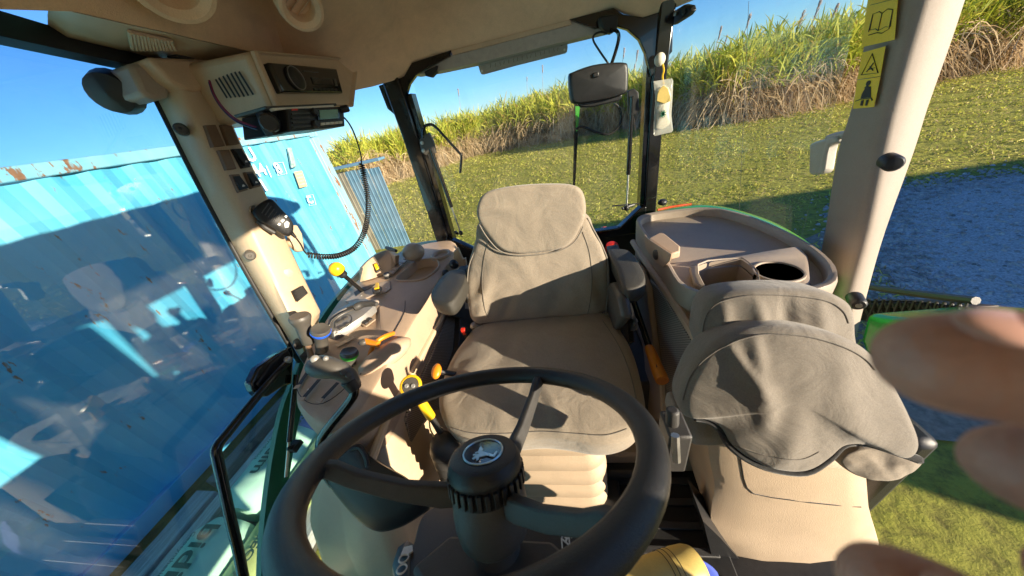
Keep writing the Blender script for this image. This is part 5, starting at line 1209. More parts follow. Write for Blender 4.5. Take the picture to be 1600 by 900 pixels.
mb = MB(); mb.lathe([(.009, -.030), (.018, -.019), (.026, -.007), (.028, 0), (.027, .005), (.022, .0075), (.0215, .005)], k0, ax, 24); kb = mb.done('knob', 'yellow', GL, smooth=50)
mb = MB(); mb.lathe([(.0218, .004), (.020, .0065), (0, .008)], k0, ax, 24); kd = mb.done('knob_disc', 'grey', kb)
m_ = frame(ax)
for dx, dy in ((-.008, .002), (.007, -.004)):
    mb = MB(); mb.lathe([(.0055, .005), (.0055, .010), (.004, .0115), (0, .011)], k0 + m_ @ V((dx, dy, 0)), ax, 12); mb.done('knob_button', 'silver', kd)
bx = S(690, 700, 'x', -.26)
prof = []
for k in range(6):
    zt = 0.02 - k * .034; rr = .040 + k * .004
    prof += [(rr * .86, zt), (rr, zt - .012), (rr * 1.02, zt - .020), (rr * .90, zt - .032)]
mb = MB(); mb.lathe([(.014, .045), (.030, .035)] + prof, V((bx.x, bx.y, bx.z)), Z1, 24); mb.done('boot', 'dark', GL, smooth=50)
# ------------------------------------------------------------------ steering wheel
tau = R_(28.48); WN = V((0, math.sin(tau), math.cos(tau))); WC = V((-0.0038, 0.1926, 2.1156))
SW = thing('steering_wheel', 'black three spoke steering wheel with an emblem cap', 'steering wheel', WC - WN * 0.12)
wm = frame(WN, (1, 0, 0)); RM = 0.190
def W(r_, a, h=0.0): return WC + wm @ V((r_ * math.cos(a), r_ * math.sin(a), h))
mb = MB(); mb.tube([W(RM, 2 * math.pi * k / 72) for k in range(72)], .0146, 16, closed=True); rimo = mb.done('rim', 'wheel', SW, smooth=180)
hubc = WC - WN * 0.075
for px, py in ((826, 600), (485, 730), (985, 825)):
    q = ray(px, py); hit = CAM + q * ((WC - CAM).dot(WN) / q.dot(WN)); l_ = wm.inverted() @ (hit - WC); a = math.atan2(l_.y, l_.x)
    secs = []
    for t, hh, w_, d_ in ((0.02, -.068, .020, .0145), (0.05, -.065, .0185, .013), (.10, -.048, .0160, .0105), (.150, -.022, .0145, .0090), (.172, -.006, .0145, .0090), (.188, -.002, .018, .009)):
        cpt = W(t, a, hh); tang = wm @ V((-math.sin(a), math.cos(a), 0)); rad = (W(t + .01, a, hh + .008) - cpt).normalized(); up = tang.cross(rad).normalized()
        if up.dot(WN) < 0: up = -up
        secs.append([cpt + tang * (w_ * .5 * x) + up * (d_ * y) for x, y in ((-1.0, -1), (1.0, -1), (1.05, -.2), (.75, .9), (.5, 1), (-.5, 1), (-.75, .9), (-1.05, -.2))])
    mb = MB(); mb.loft(secs); sp = mb.done('spoke', 'dark', SW, smooth=35, bevel=.0015)
    cpt = W(.158, a, -.022)
mb = MB(); mb.lathe([(.026, -.133), (.035, -.131), (.042, -.122), (.0450, -.105), (.0455, -.09), (.0445, -.070), (.042, -.062)], WC, WN, 40, (1, 0, 0)); mb.done('hub', 'dark', SW, smooth=40)
mb = MB(); mb.lathe([(.034, -.066), (.0430, -.064), (.0440, -.061), (.0440, -.043), (.0452, -.041), (.0452, -.036), (.0440, -.031), (.0405, -.0245), (.035, -.0225), (.0265, -.022), (.0262, -.0235), (0, -.0235)], WC, WN, 48, (1, 0, 0)); cap = mb.done('hub_cap', 'black', SW, smooth=35)
for k in range(30):
    a = 2 * math.pi * k / 30
    mb = MB(); c_ = W(.0446, a, -.052); mb.box(c_, (.0052, .0055, .018), frame(WN, wm @ V((math.cos(a), math.sin(a), 0)))); mb.done('grip_tooth', 'black', cap, bevel=.001)
M['emblem'] = pm('emblem_enamel', (0.018, 0.022, 0.045), 0.15, var=0.4, scale=20, coat=.6)
mb = MB(); mb.lathe([(.0250, -.025), (.0250, -.0222), (0, -.0216)], WC, WN, 40, (1, 0, 0)); em = mb.done('emblem', 'emblem', SW)
M['chrome'] = pm('pale_blue_metal', (0.50, 0.66, 0.74), 0.3, metal=0.6, var=.05)
mb = MB(); mb.tube([W(.0240, 2 * math.pi * k / 40, -.0216) for k in range(40)], .0012, 6, closed=True); mb.done('emblem_ring', 'chrome', em)
# leaping animal emblem, drawn the way up the photograph shows it
deer = [(770, 704), (778, 712), (774, 720), (766, 716), (758, 716), (750, 722), (742, 721), (738, 727), (735, 719), (730, 722), (733, 713), (741, 712), (738, 706), (746, 708), (752, 706), (757, 709), (764, 711), (770, 710)]
dp = []
for px, py in ((736, 709), (742, 707), (744, 701), (747, 697), (751, 703), (749, 706), (756, 709), (764, 711), (769, 713), (775, 706), (777, 708), (771, 717), (763, 716), (757, 714), (750, 716), (744, 717), (742, 722), (738, 724), (739, 718), (733, 722), (731, 720), (738, 714), (732, 715), (733, 712), (740, 712), (744, 711), (741, 709), (737, 711)):
    q = ray(751 + (px - 752) * .86, 709 + (py - 710) * .86); p0 = WC - WN * .0214; dp.append(CAM + q * ((p0 - CAM).dot(WN) / q.dot(WN)))
mb = MB(); mb.prism(dp, WN * .0012); mb.done('emblem_animal', 'chrome', em, smooth=0)
# ------------------------------------------------------------------ steering column and dash
DA = thing('dashboard', 'black dashboard cowl under the steering wheel', 'dashboard', (0.0, -0.1, 1.2))
c0 = WC - WN * .15
mb = MB(); mb.lathe([(.030, .02), (.030, -.30)], c0, WN, 32); mb.done('column', 'dark', DA, smooth=40)
c1 = WC - WN * .165
DZ = lambda px, py: PL(px, py, c1, WN)
q = [(655, 800), (690, 788), (760, 800), (850, 800), (905, 812), (925, 850), (905, 960), (760, 1010), (640, 980), (625, 900), (640, 840)]
bs = catmull([DZ(px, py) for px, py in q], 4, True); c = sum(bs, V()) / len(bs)
mb = MB(); mb.loft([[p - WN * .30 for p in bs], [p - WN * .02 for p in bs], [c.lerp(p, .985) - WN * .006 for p in bs], [c.lerp(p, .95) for p in bs], [c.lerp(p, .5) + WN * .004 for p in bs], [c.lerp(p, .05) + WN * .004 for p in bs]]); cw = mb.done('cowl', 'black', DA, smooth=45)
q = [(640, 905), (700, 852), (860, 862), (905, 905), (860, 1000), (700, 1000)]
mb = MB(); mb.prism([DZ(px, py) + WN * .004 for px, py in q], WN * .012); mb.done('instrument_hood', 'dark', DA, bevel=.008)
for s_, px, py in (('N', 872, 865), ('R', 862, 890)):
    text(s_, .018, DZ(px, py) + WN * .0065, (1, .25, 0), (-.25, 1, -.4), 'white', cw, 'symbol', extrude=.0003, shear=.15)
def glyph(pts): 
    mb = MB(); mb.prism([DZ(px, py) + WN * .0062 for px, py in pts], WN * .0008); mb.done('symbol', 'white', cw, smooth=0)
glyph(((879, 843), (887, 843), (886, 848), (883, 849), (881, 855), (878, 855), (880, 849), (878, 848)))
glyph(((874, 842), (877, 842), (876, 847), (873, 847))); glyph(((889, 843), (891, 843), (890, 848), (888, 848)))
q = [(612, 905), (606, 880), (616, 850), (632, 838), (642, 845), (640, 880), (640, 940), (610, 940)]
bs = [DZ(px, py) - WN * .01 for px, py in q]; c = sum(bs, V()) / len(bs)
M['bluegrey'] = pm('blue_grey_plastic', (0.05, 0.09, 0.12), 0.35, var=.1)
mb = MB(); mb.loft([[p - WN * .12 for p in bs], bs, [c.lerp(p, .9) + WN * .008 for p in bs], [c.lerp(p, .5) + WN * .012 for p in bs]]); sp2 = mb.done('side_switch_panel', 'bluegrey', DA, smooth=50)
for k, (px, py) in enumerate(((630, 862), (627, 879), (624, 896))):
    p = DZ(px, py) + WN * .006
    if k == 0:
        mb = MB(); mb.prism([DZ(a, b) + WN * .003 for a, b in ((622, 872), (627, 860), (640, 857), (641, 866), (632, 872))], WN * .002); mb.done('symbol', 'white', sp2, smooth=0)
    else:
        mb = MB(); mb.tube([p + wm @ V((.006 * math.cos(a), .006 * math.sin(a), 0)) for a in [2 * math.pi * j / 16 for j in range(16)]], .0011, 5, closed=True); mb.done('symbol', 'white', sp2)
for q in (((848, 772), (860, 770), (872, 790), (872, 802), (846, 798)), ((868, 786), (920, 786), (930, 800), (925, 812), (868, 808))):
    mb = MB(); bs = [DZ(px, py) - WN * .05 for px, py in q]; mb.prism(bs, WN * .03); mb.done('column_switch', 'dark', DA, bevel=.005)
# ------------------------------------------------------------------ small seat on the right
IS = thing('instructor_seat', 'small folded passenger seat in grey cover on a tan plastic base', 'seat', (0.66, 0.5, 1.2))
n1 = V((-0.10, -0.90, 0.42)).normalized(); p1 = V((0.62, 0.335, 1.80))
g = lambda px, py: PL(px, py, p1, n1)
fo = [g(px, py) for px, py in ((1062, 596), (1082, 556), (1112, 528), (1150, 513), (1200, 507), (1255, 511), (1310, 525), (1352, 550), (1385, 595), (1408, 640), (1425, 690), (1412, 712), (1380, 704), (1340, 690), (1308, 690), (1285, 712), (1250, 733), (1200, 728), (1160, 712), (1132, 690), (1115, 664), (1085, 650), (1062, 648), (1054, 625))]
mb = pillow(fo, p1, n1, 0.075, 0.044, n=130, wr=0.004, wf=9, seed=9.0, center=g(1220, 610), folds=[(g(1128, 535), g(1168, 610), .008, .010), (g(1165, 525), g(1160, 610), .010, .009), (g(1170, 590), g(1175, 650), .014, .012), (g(1255, 720), g(1245, 620), .022, -.004), (g(1310, 690), g(1300, 600), .020, .005), (g(1200, 725), g(1215, 650), .02, .004), (g(1350, 570), g(1330, 660), .03, -.003), (g(1290, 560), g(1270, 640), .02, .003)])
isb = mb.done('folded_cushion', 'canvas_dark', IS, smooth=180, sub=1)
seam_on(isb, ((1062, 625), (1072, 592), (1090, 567), (1110, 551), (1128, 541), (1160, 528), (1200, 522), (1260, 527), (1312, 542), (1345, 560), (1362, 578)), .0015, 'canvas_seam')
seam_on(isb, ((1125, 690), (1160, 702), (1200, 714), (1245, 718), (1275, 706)), .0011, 'canvas_seam', 'stitching')
piping([g(px, py) for px, py in ((1078, 650), (1100, 655), (1118, 668), (1132, 692), (1160, 714), (1200, 730), (1250, 735), (1286, 714), (1310, 691), (1345, 689), (1400, 706), (1428, 716))], .0075, 'hem', isb, n1 * .004, 'elastic_hem')
n2 = V((-0.10, -0.93, 0.30)).normalized(); p2 = V((0.60, 0.485, 1.95))
g2_ = lambda px, py: PL(px, py, p2, n2)
bo2 = [g2_(px, py) for px, py in ((1086, 540), (1089, 495), (1098, 472), (1118, 458), (1160, 451), (1220, 449), (1275, 453), (1306, 464), (1324, 482), (1328, 520), (1320, 570), (1200, 580), (1110, 575))]
mb = pillow(bo2, p2, n2, 0.08, 0.032, n=100, wr=0.004, wf=12, seed=12.0, folds=[(g2_(1120, 475), g2_(1118, 520), .010, .010), (g2_(1170, 470), g2_(1175, 520), .012, .008), (g2_(1210, 470), g2_(1215, 520), .012, -.006), (g2_(1260, 472), g2_(1265, 525), .012, .008)])
b2o = mb.done('back_cushion', 'canvas_dark', IS, smooth=180, sub=1)
seam_on(b2o, ((1093, 535), (1095, 505), (1106, 482), (1128, 469), (1175, 461), (1240, 463), (1288, 471), (1312, 486), (1321, 505)), .0014, 'canvas_seam')
# bolsters tucked behind the hem
n3 = n1; p3 = p1 - n1 * 0.045
for outl, sd in ((((1040, 640), (1048, 626), (1070, 634), (1110, 652), (1128, 675), (1126, 688), (1085, 692), (1062, 680), (1046, 660)), 2.2), (((1296, 712), (1312, 696), (1350, 694), (1400, 706), (1430, 715), (1400, 738), (1360, 742), (1320, 735)), 4.4)):
    oo = [PL(px, py, p3, n3) for px, py in outl]
    mb = pillow(oo, p3, n3, 0.05, 0.020, n=60, wr=0.006, wf=22, seed=sd); mb.done('bolster', 'canvas', IS, smooth=180, sub=1)
mb = MB(); mb.prism([g(px, py) - n1 * .05 for px, py in ((1166, 704), (1262, 738), (1262, 748), (1168, 722))], -n1 * .03); mb.done('cushion_tray', 'gloss', IS, bevel=.003)
# moulded base
fr = [(1097, 690, .46), (1098, 740, .45), (1094, 800, .44), (1097, 822, .43), (1120, 852, .40), (1150, 885, .37), (1180, 930, .33)]
def by(px, py, yy_): return S(px, py, 'y', yy_)
secs = []
for (lx, ly), (rx, ry), yy_, dep in (((1098, 672), (1352, 730), .40, .20), ((1104, 720), (1354, 760), .396, .20), ((1112, 760), (1358, 800), .39, .21), ((1106, 800), (1372, 850), .38, .24), ((1112, 840), (1390, 920), .36, .30), ((1150, 900), (1410, 1000), .355, .35), ((1180, 960), (1430, 1080), .32, .38)):
    l_, r__ = by(lx, ly, yy_), by(rx, ry, yy_); mdl = l_.lerp(r__, .5) + V((0, -.028, 0)); q1 = l_.lerp(r__, .22) + V((0, -.022, 0)); q3 = l_.lerp(r__, .8) + V((0, -.020, 0))
    l2 = l_ + V((.02, dep, 0)); r2 = r__ + V((0, dep, 0))
    secs.append([l_, l_.lerp(r__, .06) + V((0, -.012, 0)), q1, mdl, q3, r__ + V((-.01, -.006, 0)), r__ + V((0, .01, 0)), r2, l2])
mb = MB(); mb.loft([list(x) for x in zip(*[catmull(list(z_), 3) for z_ in zip(*secs)])]); bse = mb.done('seat_base', 'base', IS, smooth=60)
def bs_pt(px, py, yy_): return S(px, py, 'y', yy_ - .0265)
bt = caster(bse)
hp_ = hits(bt, [(1148, 690), (1150, 705), (1154, 730), (1157, 748), (1162, 762), (1172, 771), (1200, 777), (1230, 781), (1260, 785), (1300, 789), (1340, 792), (1356, 794)])
if len(hp_) > 3:
    mb = MB(); mb.tube(hp_, .0016, 5); mb.done('lid_seam', 'rubber', bse)
mb = MB(); mb.prism([S(px, py, 'y', .34) for px, py in ((1094, 815), (1120, 840), (1160, 885), (1180, 920), (1120, 920))], V((0, .1, 0))); mb.done('kick_plate', 'black', IS)
mb = MB(); mb.box((0.90, 0.52, 1.40), (.06, .14, .40)); mb.done('side_rail', 'black', IS, bevel=.02)
# ------------------------------------------------------------------ radio pod under the headliner
RP = thing('radio_housing', 'tan overhead housing holding the black car stereo', 'radio housing', (-0.68, 1.05, 2.54))
FX = -0.58
fr_ = [(382, 79), (553, 93), (541, 160), (418, 167)]
F = [S(px, py, 'x', FX) for px, py in fr_]
F[2].z = 2.555; F[3].z = 2.555
back = [p + V((-0.26, 0.0, 0.02 if i < 2 else -0.0)) for i, p in enumerate(F)]
back[0].y -= 0.0; back[3].y += 0.03
mb = MB(); mb.loft([back, F]); hs = mb.done('housing_shell', 'tan_pale', RP, smooth=30, bevel=.016, bseg=3)
cF = sum(F, V()) / 4
I = [S(px, py, 'x', FX) for px, py in ((407, 95), (537, 104), (531, 149), (434, 155))]
mb = MB()
mb.loft([[cF.lerp(p, .985) + V((.0015, 0, 0)) for p in F], [cF.lerp(p, .975) + V((.012, 0, 0)) for p in F], [cF.lerp(p, .935) + V((.014, 0, 0)) for p in F], [p + V((.004, 0, 0)) for p in [cF.lerp(q_, .88) for q_ in F]]]); mb.done('face_frame', 'tan', RP, smooth=30, bevel=.004)
# slotted side
sn = (F[3] - F[0]).cross(back[0] - F[0]).normalized()
if sn.dot(CAM - F[0]) < 0: sn = -sn
for (x0, y0), (x1, y1) in zip(((332, 124), (337, 121.5), (343.5, 119), (349.5, 116.5), (356, 114.5), (362, 112.5), (368.5, 112)), ((350, 153), (356.5, 153), (363.5, 152), (370, 151.5), (377, 151), (383.5, 149.5), (391, 148))):
    a_, b_ = PL(x0, y0, F[0] + sn * .0012, sn), PL(x1, y1, F[0] + sn * .0012, sn); s_ = (b_ - a_).cross(sn).normalized() * .0024
    mb = MB(); mb.prism([a_ - s_, a_ + s_, b_ + s_, b_ - s_], sn * .0008); mb.done('vent_slot', 'rubber', hs, smooth=0)
# car stereo
ST = thing('car_stereo', 'black single slot car stereo in the overhead housing', 'stereo', (FX, 1.1, 2.6))
Q = [S(px, py, 'x', FX + .018) for px, py in ((412, 98), (520, 108), (530, 146), (434, 145))]
cQ = sum(Q, V()) / 4
mb = MB(); mb.loft([[p + V((-.03, 0, 0)) for p in Q], Q, [cQ.lerp(p, .96) + V((.006, 0, 0)) for p in Q]]); mb.done('stereo_body', 'gloss', ST, smooth=30, bevel=.003)
def QP(u, v, h=.0065):
    return Q[0].lerp(Q[1], u).lerp(Q[3].lerp(Q[2], u), v) + V((h, 0, 0))
mb = MB(); mb.lathe([(.028, -.004), (.028, .004), (.024, .008), (.014, .009), (0, .006)], QP(.24, .50), X1, 28); vk = mb.done('volume_knob', 'black', ST)
mb = MB(); mb.tube([QP(.24, .5, .0125) + V((0, .0275 * math.cos(a), .0275 * math.sin(a))) for a in [2 * math.pi * k / 32 for k in range(32)]], .0012, 6, closed=True); mb.done('knob_ring', 'silver', vk)
mb = MB(); mb.prism([QP(.48, .42), QP(.80, .44), QP(.80, .70), QP(.48, .68)], V((.002, 0, 0))); mb.done('display', 'lensglass', ST, smooth=0)
mb = MB(); mb.prism([QP(.86, .42), QP(.90, .42), QP(.90, .72), QP(.86, .72)], V((.002, 0, 0))); mb.done('usb_port', 'grey', ST, smooth=0)
for k in range(6):
    u = .46 + k * .07; mb = MB(); mb.prism([QP(u, .82), QP(u + .055, .82), QP(u + .055, .92), QP(u, .92)], V((.003, 0, 0))); mb.done('preset_button', 'black', ST, bevel=.0008)
mb = MB(); mb.prism([QP(.40, .20), QP(.62, .21), QP(.62, .24), QP(.40, .23)], V((.0015, 0, 0))); mb.done('print_line', 'grey', ST, smooth=0)
# ------------------------------------------------------------------ two-way radio hung below
TW = thing('two_way_radio', 'black two way radio with green display hung below the stereo housing', 'radio', S(470, 205, 'x', -.5))
RX = -.50
Qr = [S(px, py, 'x', RX) for px, py in ((444, 170), (533, 166), (535, 197), (448, 206))]
cR = sum(Qr, V()) / 4
mb = MB(); mb.loft([[p + V((-.13, -.006, .006)) for p in Qr], [p + V((-.004, 0, 0)) for p in Qr], [cR.lerp(p, .96) for p in Qr]]); mb.done('radio_body', 'black', TW, smooth=30, bevel=.003)
def RPt(u, v, h=.0012): return Qr[0].lerp(Qr[1], u).lerp(Qr[3].lerp(Qr[2], u), v) + V((h, 0, 0))
def rq(u0, v0, u1, v1, th, mat, nm, par=TW, bev=0, h=.0012):
    mb = MB(); mb.prism([RPt(u0, v0, h), RPt(u1, v0, h), RPt(u1, v1, h), RPt(u0, v1, h)], V((th, 0, 0))); return mb.done(nm, mat, par, smooth=0, bevel=bev)
for k in range(4): rq(.03, .20 + k * .19, .30, .30 + k * .19, .004, 'dark', 'speaker_slat', bev=.001)
scr = rq(.44, .10, .86, .62, .003, 'gloss', 'screen_frame', bev=.001); rq(.47, .15, .82, .58, .0042, 'lcd', 'display', scr)
for k in range(5): rq(.48 + k * .088, .74, .555 + k * .088, .86, .004, 'ivory', 'key', bev=.0008)
rq(.05, .02, .13, .10, .002, 'red', 'badge'); rq(.24, .01, .31, .05, .002, 'silver', 'print_line'); rq(.34, .60, .41, .64, .002, 'silver', 'print_line')
for u, v, rr in ((.38, .22, .010), (.38, .78, .010)):
    mb = MB(); mb.lathe([(rr, -.002), (rr, .006), (rr * .8, .010), (0, .010)], RPt(u, v), X1, 16); mb.done('knob', 'black', TW)
mb = MB(); mb.lathe([(.010, -.002), (.010, .016), (.008, .020), (0, .020)], RPt(.94, .16), X1 + Y1 * .4, 16); mb.done('knob', 'black', TW)
# mounting bracket
bq = [(405, 169), (433, 171), (440, 209), (424, 211), (414, 195)]
mb = MB(); mb.prism([S(px, py, 'x', -.53) for px, py in bq], V((-.02, -.004, 0))); br_ = mb.done('mount_bracket', 'black', TW, bevel=.002)
mb = MB(); mb.prism([S(px, py, 'x', -.515) for px, py in ((408, 166), (520, 161), (522, 165), (412, 171))], V((-.09, 0, 0))); mb.done('mount_bar', 'dark', br_, bevel=.001)
mb = MB(); mb.prism([S(px, py, 'x', -.508) for px, py in ((420, 169), (516, 164), (517, 167), (436, 171), (424, 173))], V((-.01, 0, 0))); mb.done('label_strip', 'ivory', br_, smooth=0)
p = S(417, 192, 'x', -.525); mb = MB(); mb.lathe([(.020, -.01), (.020, .012), (.016, .018), (0, .018)], p, (.5, -.8, 0), 12); mb.done('bracket_knob', 'black', br_, smooth=20)
M['wire_red'] = pm('red_purple_wire', (0.24, 0.03, 0.09), 0.4, var=.1); M['wire_navy'] = pm('navy_wire', (0.02, 0.025, 0.09), 0.4, var=.1)
for mt, dy, nm in (('wire_red', 0, 'red'), ('wire_navy', 3, 'navy')):
    mb = MB(); mb.tube(catmull([S(px, py + dy, 'x', xx) for px, py, xx in ((322, 126, -.72), (330, 148, -.71), (345, 170, -.68), (365, 187, -.64), (390, 197, -.60), (412, 202, -.57), (424, 203, -.55))], 5), .0026, 6)
    tag(mb.done('power_wire', mt, None, smooth=180), ('purple red' if nm == 'red' else 'dark navy') + ' power wire looping to the back of the two way radio', 'wire')
# microphone on the pillar
MI = thing('handheld_microphone', 'black handheld microphone with white keys clipped to the tan pillar', 'microphone', S(425, 366, 'x', -.74))
q = [(389, 333), (396, 322), (411, 312), (421, 312), (433, 325), (447, 340), (453, 350), (453, 362), (447, 369), (436, 367), (418, 355), (400, 346)]
t0 = .875
mp0 = S(424, 340, 'x', -.735); mn = V((.80, -.58, .12)).normalized()
bs = catmull([PL(px, py, mp0, mn) for px, py in q], 3, True); c = sum(bs, V()) / len(bs)
mb = MB(); mb.loft([[c.lerp(p, .88) - mn * .030 for p in bs], [c.lerp(p, .97) - mn * .018 for p in bs], bs, [c.lerp(p, .95) + mn * .008 for p in bs], [c.lerp(p, .84) + mn * .012 for p in bs], [c.lerp(p, .1) + mn * .013 for p in bs]]); mc = mb.done('mic_body', 'black', MI, smooth=50)
MP = lambda px, py, h: PL(px, py, mp0 + mn * h, mn)
for k in range(6):
    mb = MB(); mb.tube([MP(404 + k * 5, 333 + k * 3.2, .0135), MP(415 + k * 4.2, 317 + k * 4.6, .0135)], .0013, 5); mb.done('grille_bar', 'grey', mc)
for px, py, wx in ((440, 348, .004), (444, 341, .004), (432, 351, .003), (438, 344, .003)):
    pass
for q in (((439, 349), (443, 345), (447, 348), (446, 355), (440, 356)), ((433, 345), (437, 342), (440, 344), (436, 348)), ((428, 351), (431, 348), (434, 350), (432, 353)), ((439, 338), (442, 336), (444, 338), (442, 341))):
    mb = MB(); mb.prism([MP(px, py, .012) for px, py in q], mn * .003); mb.done('key', 'white', mc, bevel=.0008)
mb = MB(); mb.tube([MP(396, 345, -.004), MP(410, 356, -.004), MP(424, 364, -.006)], .006, 8); mb.done('talk_key', 'dark', mc)
mb = MB(); mb.tube(catmull([MP(400, 326, -.02), MP(390, 322, -.015), MP(386, 330, -.015), MP(394, 338, -.02)], 4), .003, 6); mb.done('hanger_clip', 'metal', MI)
mb = MB(); mb.tube([MP(446, 360, -.006), MP(452, 366, -.008), MP(457, 371, -.008)], [.009, .006, .004], 10); mb.done('strain_relief', 'rubber', MI)
# coiled cord
p_mic = MP(457, 371, -.008)
lead1 = catmull([p_mic, S(465, 382, 'x', -.71), S(470, 392, 'x', -.70), S(476, 398, 'x', -.69)], 5)
axis = catmull([S(px, py, 'x', xx) for px, py, xx in ((476, 398, -.69), (500, 401, -.67), (525, 399, -.65), (548, 388, -.63), (562, 368, -.61), (569, 342, -.60), (570, 312, -.59), (565, 282, -.58), (560, 256, -.57))], 24)
lead2 = catmull([axis[-1], S(558, 238, 'x', -.56), S(549, 210, 'x', -.54), S(541, 194, 'x', -.52), S(533, 184, 'x', -.50)], 6)
L = [0]
for a_, b_ in zip(axis, axis[1:]): L.append(L[-1] + (b_ - a_).length)
turns = 62; K = turns * 9; hel = []
u = V((0, 0, 1)); prevt = None; j = 0
for i in range(K + 1):
    s_ = L[-1] * i / K
    while j < len(L) - 2 and L[j + 1] < s_: j += 1
    k = (s_ - L[j]) / (L[j + 1] - L[j]); c = axis[j].lerp(axis[j + 1], k); t_ = (axis[j + 1] - axis[j]).normalized()
    u = (u - t_ * u.dot(t_)).normalized(); v_ = t_.cross(u); a = 2 * math.pi * turns * i / K
    hel.append(c + (u * math.cos(a) + v_ * math.sin(a)) * .0082)
mb = MB(); mb.tube(lead1 + hel + lead2, .0025, 6)
tag(mb.done('coiled_cord', 'black', None, smooth=180), 'black coiled cord looping from the radio to the microphone', 'cord')
# ------------------------------------------------------------------ rear view mirror, its wires
MR = thing('rear_view_mirror', 'wide black rear view mirror seen from behind under the roof', 'mirror', S(930, 168, 'y', 1.38))
q = [(884, 120), (892, 112), (920, 102), (950, 98), (970, 98), (976, 104), (976, 135), (972, 146), (945, 155), (910, 161), (894, 162), (887, 156)]
bs = catmull([S(px, py, 'y', 1.38) for px, py in q], 3, True); c = sum(bs, V()) / len(bs)
mb = MB(); mb.loft([[p + Y1 * .035 for p in bs], [c.lerp(p, 1.02) + Y1 * .028 for p in bs], [c.lerp(p, 1.0) for p in bs], [c.lerp(p, .95) - Y1 * .010 for p in bs], [c.lerp(p, .88) - Y1 * .012 for p in bs], [c.lerp(p, .1) - Y1 * .016 for p in bs]]); mo_ = mb.done('mirror_shell', 'black', MR, smooth=50)
q = [(897, 160), (940, 154), (968, 146), (967, 153), (962, 158), (920, 168), (903, 168), (898, 165)]
mb = MB(); mb.prism([S(px, py, 'y', 1.385) for px, py in q], V((0, .03, 0))); mb.done('lower_mirror', 'black', MR, bevel=.006)
mb = MB(); mb.box(S(926, 117, 'y', 1.365), (.022, .012, .016)); mb.done('ball_clamp', 'black', mo_, bevel=.004)
mb = MB(); mb.tube(catmull([S(px, py, 'y', 1.40) for px, py in ((950, 101), (957, 80), (962, 58), (958, 48), (948, 46))], 4), .006, 8); mb.done('mirror_arm', 'gloss', MR)
mb = MB(); mb.tube(catmull([S(px, py, 'y', 1.42) for px, py in ((946, 100), (932, 80), (922, 63), (924, 54), (934, 50), (944, 52))], 5), .0035, 6); tag(mb.done('mirror_wire', 'rubber', None, smooth=180), 'thin black wire looping above the rear view mirror', 'wire')
mb = MB(); mb.tube(catmull([S(px, py, 'y', 1.55) for px, py in ((895, 202), (905, 198), (925, 206), (945, 210), (960, 200), (966, 184), (962, 168), (955, 162))], 5), .0055, 6); tag(mb.done('rear_cable', 'rubber', None, smooth=180), 'black cable hanging in a loop under the rear view mirror', 'cable')
# ------------------------------------------------------------------ air freshener bag on the right post
AF = thing('air_freshener', 'clear air freshener sachet with leaf picture hung on the right rear post', 'air freshener', S(1030, 214, 'y', 1.42))
ya = 1.435
p = S(1026, 93, 'y', ya); mb = MB(); mb.ell(p, (.020, .016, .022)); mb.done('suction_knob', 'ivory', AF)
mb = MB(); mb.tube(catmull([S(px, py, 'y', ya - .005) for px, py in ((1030, 99), (1032, 110), (1030, 120), (1032, 132))], 4), .0035, 6); mb.done('hanging_cord', 'yellow', AF)
q = [(1016, 127), (1047, 122), (1046, 150), (1044, 180), (1047, 206), (1016, 213), (1017, 180), (1019, 155)]
bs = [S(px, py, 'y', ya - .010) for px, py in q]; bs2 = resample(bs, 40); c = sum(bs2, V()) / 40
mb = MB(); mb.loft([[c.lerp(p, f_) + Y1 * h_ for p in bs2] for f_, h_ in ((.0, .010), (.5, .009), (.85, .006), (1, 0), (.85, -.008), (.5, -.012), (.0, -.013))]); mb.done('sachet', 'bag', AF, smooth=60)
q = [(1020, 146), (1024, 138), (1032, 132), (1040, 136), (1043, 146), (1042, 160), (1040, 175), (1042, 195), (1030, 202), (1020, 200), (1022, 175), (1018, 160)]
bs = resample([S(px, py, 'y', ya - .010) for px, py in q], 30); c = sum(bs, V()) / 30
mb = MB(); mb.loft([[c.lerp(p, f_) + Y1 * h_ for p in bs] for f_, h_ in ((.0, .006), (.6, .005), (1, 0), (.6, -.006), (.0, -.008))]); fil = mb.done('scent_pouch', 'ivory', AF, smooth=60)
q = [(1021, 158), (1022, 148), (1025, 140), (1032, 133), (1039, 138), (1042, 148), (1043, 158), (1032, 162)]
mb = MB(); mb.prism([S(px, py, 'y', ya - .0265) for px, py in q], V((0, .003, 0))); mb.done('yellow_cover', 'ochre', fil, bevel=.002)
for a in range(5):
    an = R_(25 + a * 32); c = S(1031, 178, 'y', ya - .0255); L_ = .030
    mb = MB(); dxx, dzz = math.cos(an) * L_, math.sin(an) * L_
    mb.prism([c - V((dxx, 0, dzz)) * .55, c + V((-dzz, 0, dxx)) * .10, c + V((dxx, 0, dzz)) * .55, c - V((-dzz, 0, dxx)) * .10], V((0, .0015, 0))); mb.done('leaf_print', 'teal', fil, smooth=0)
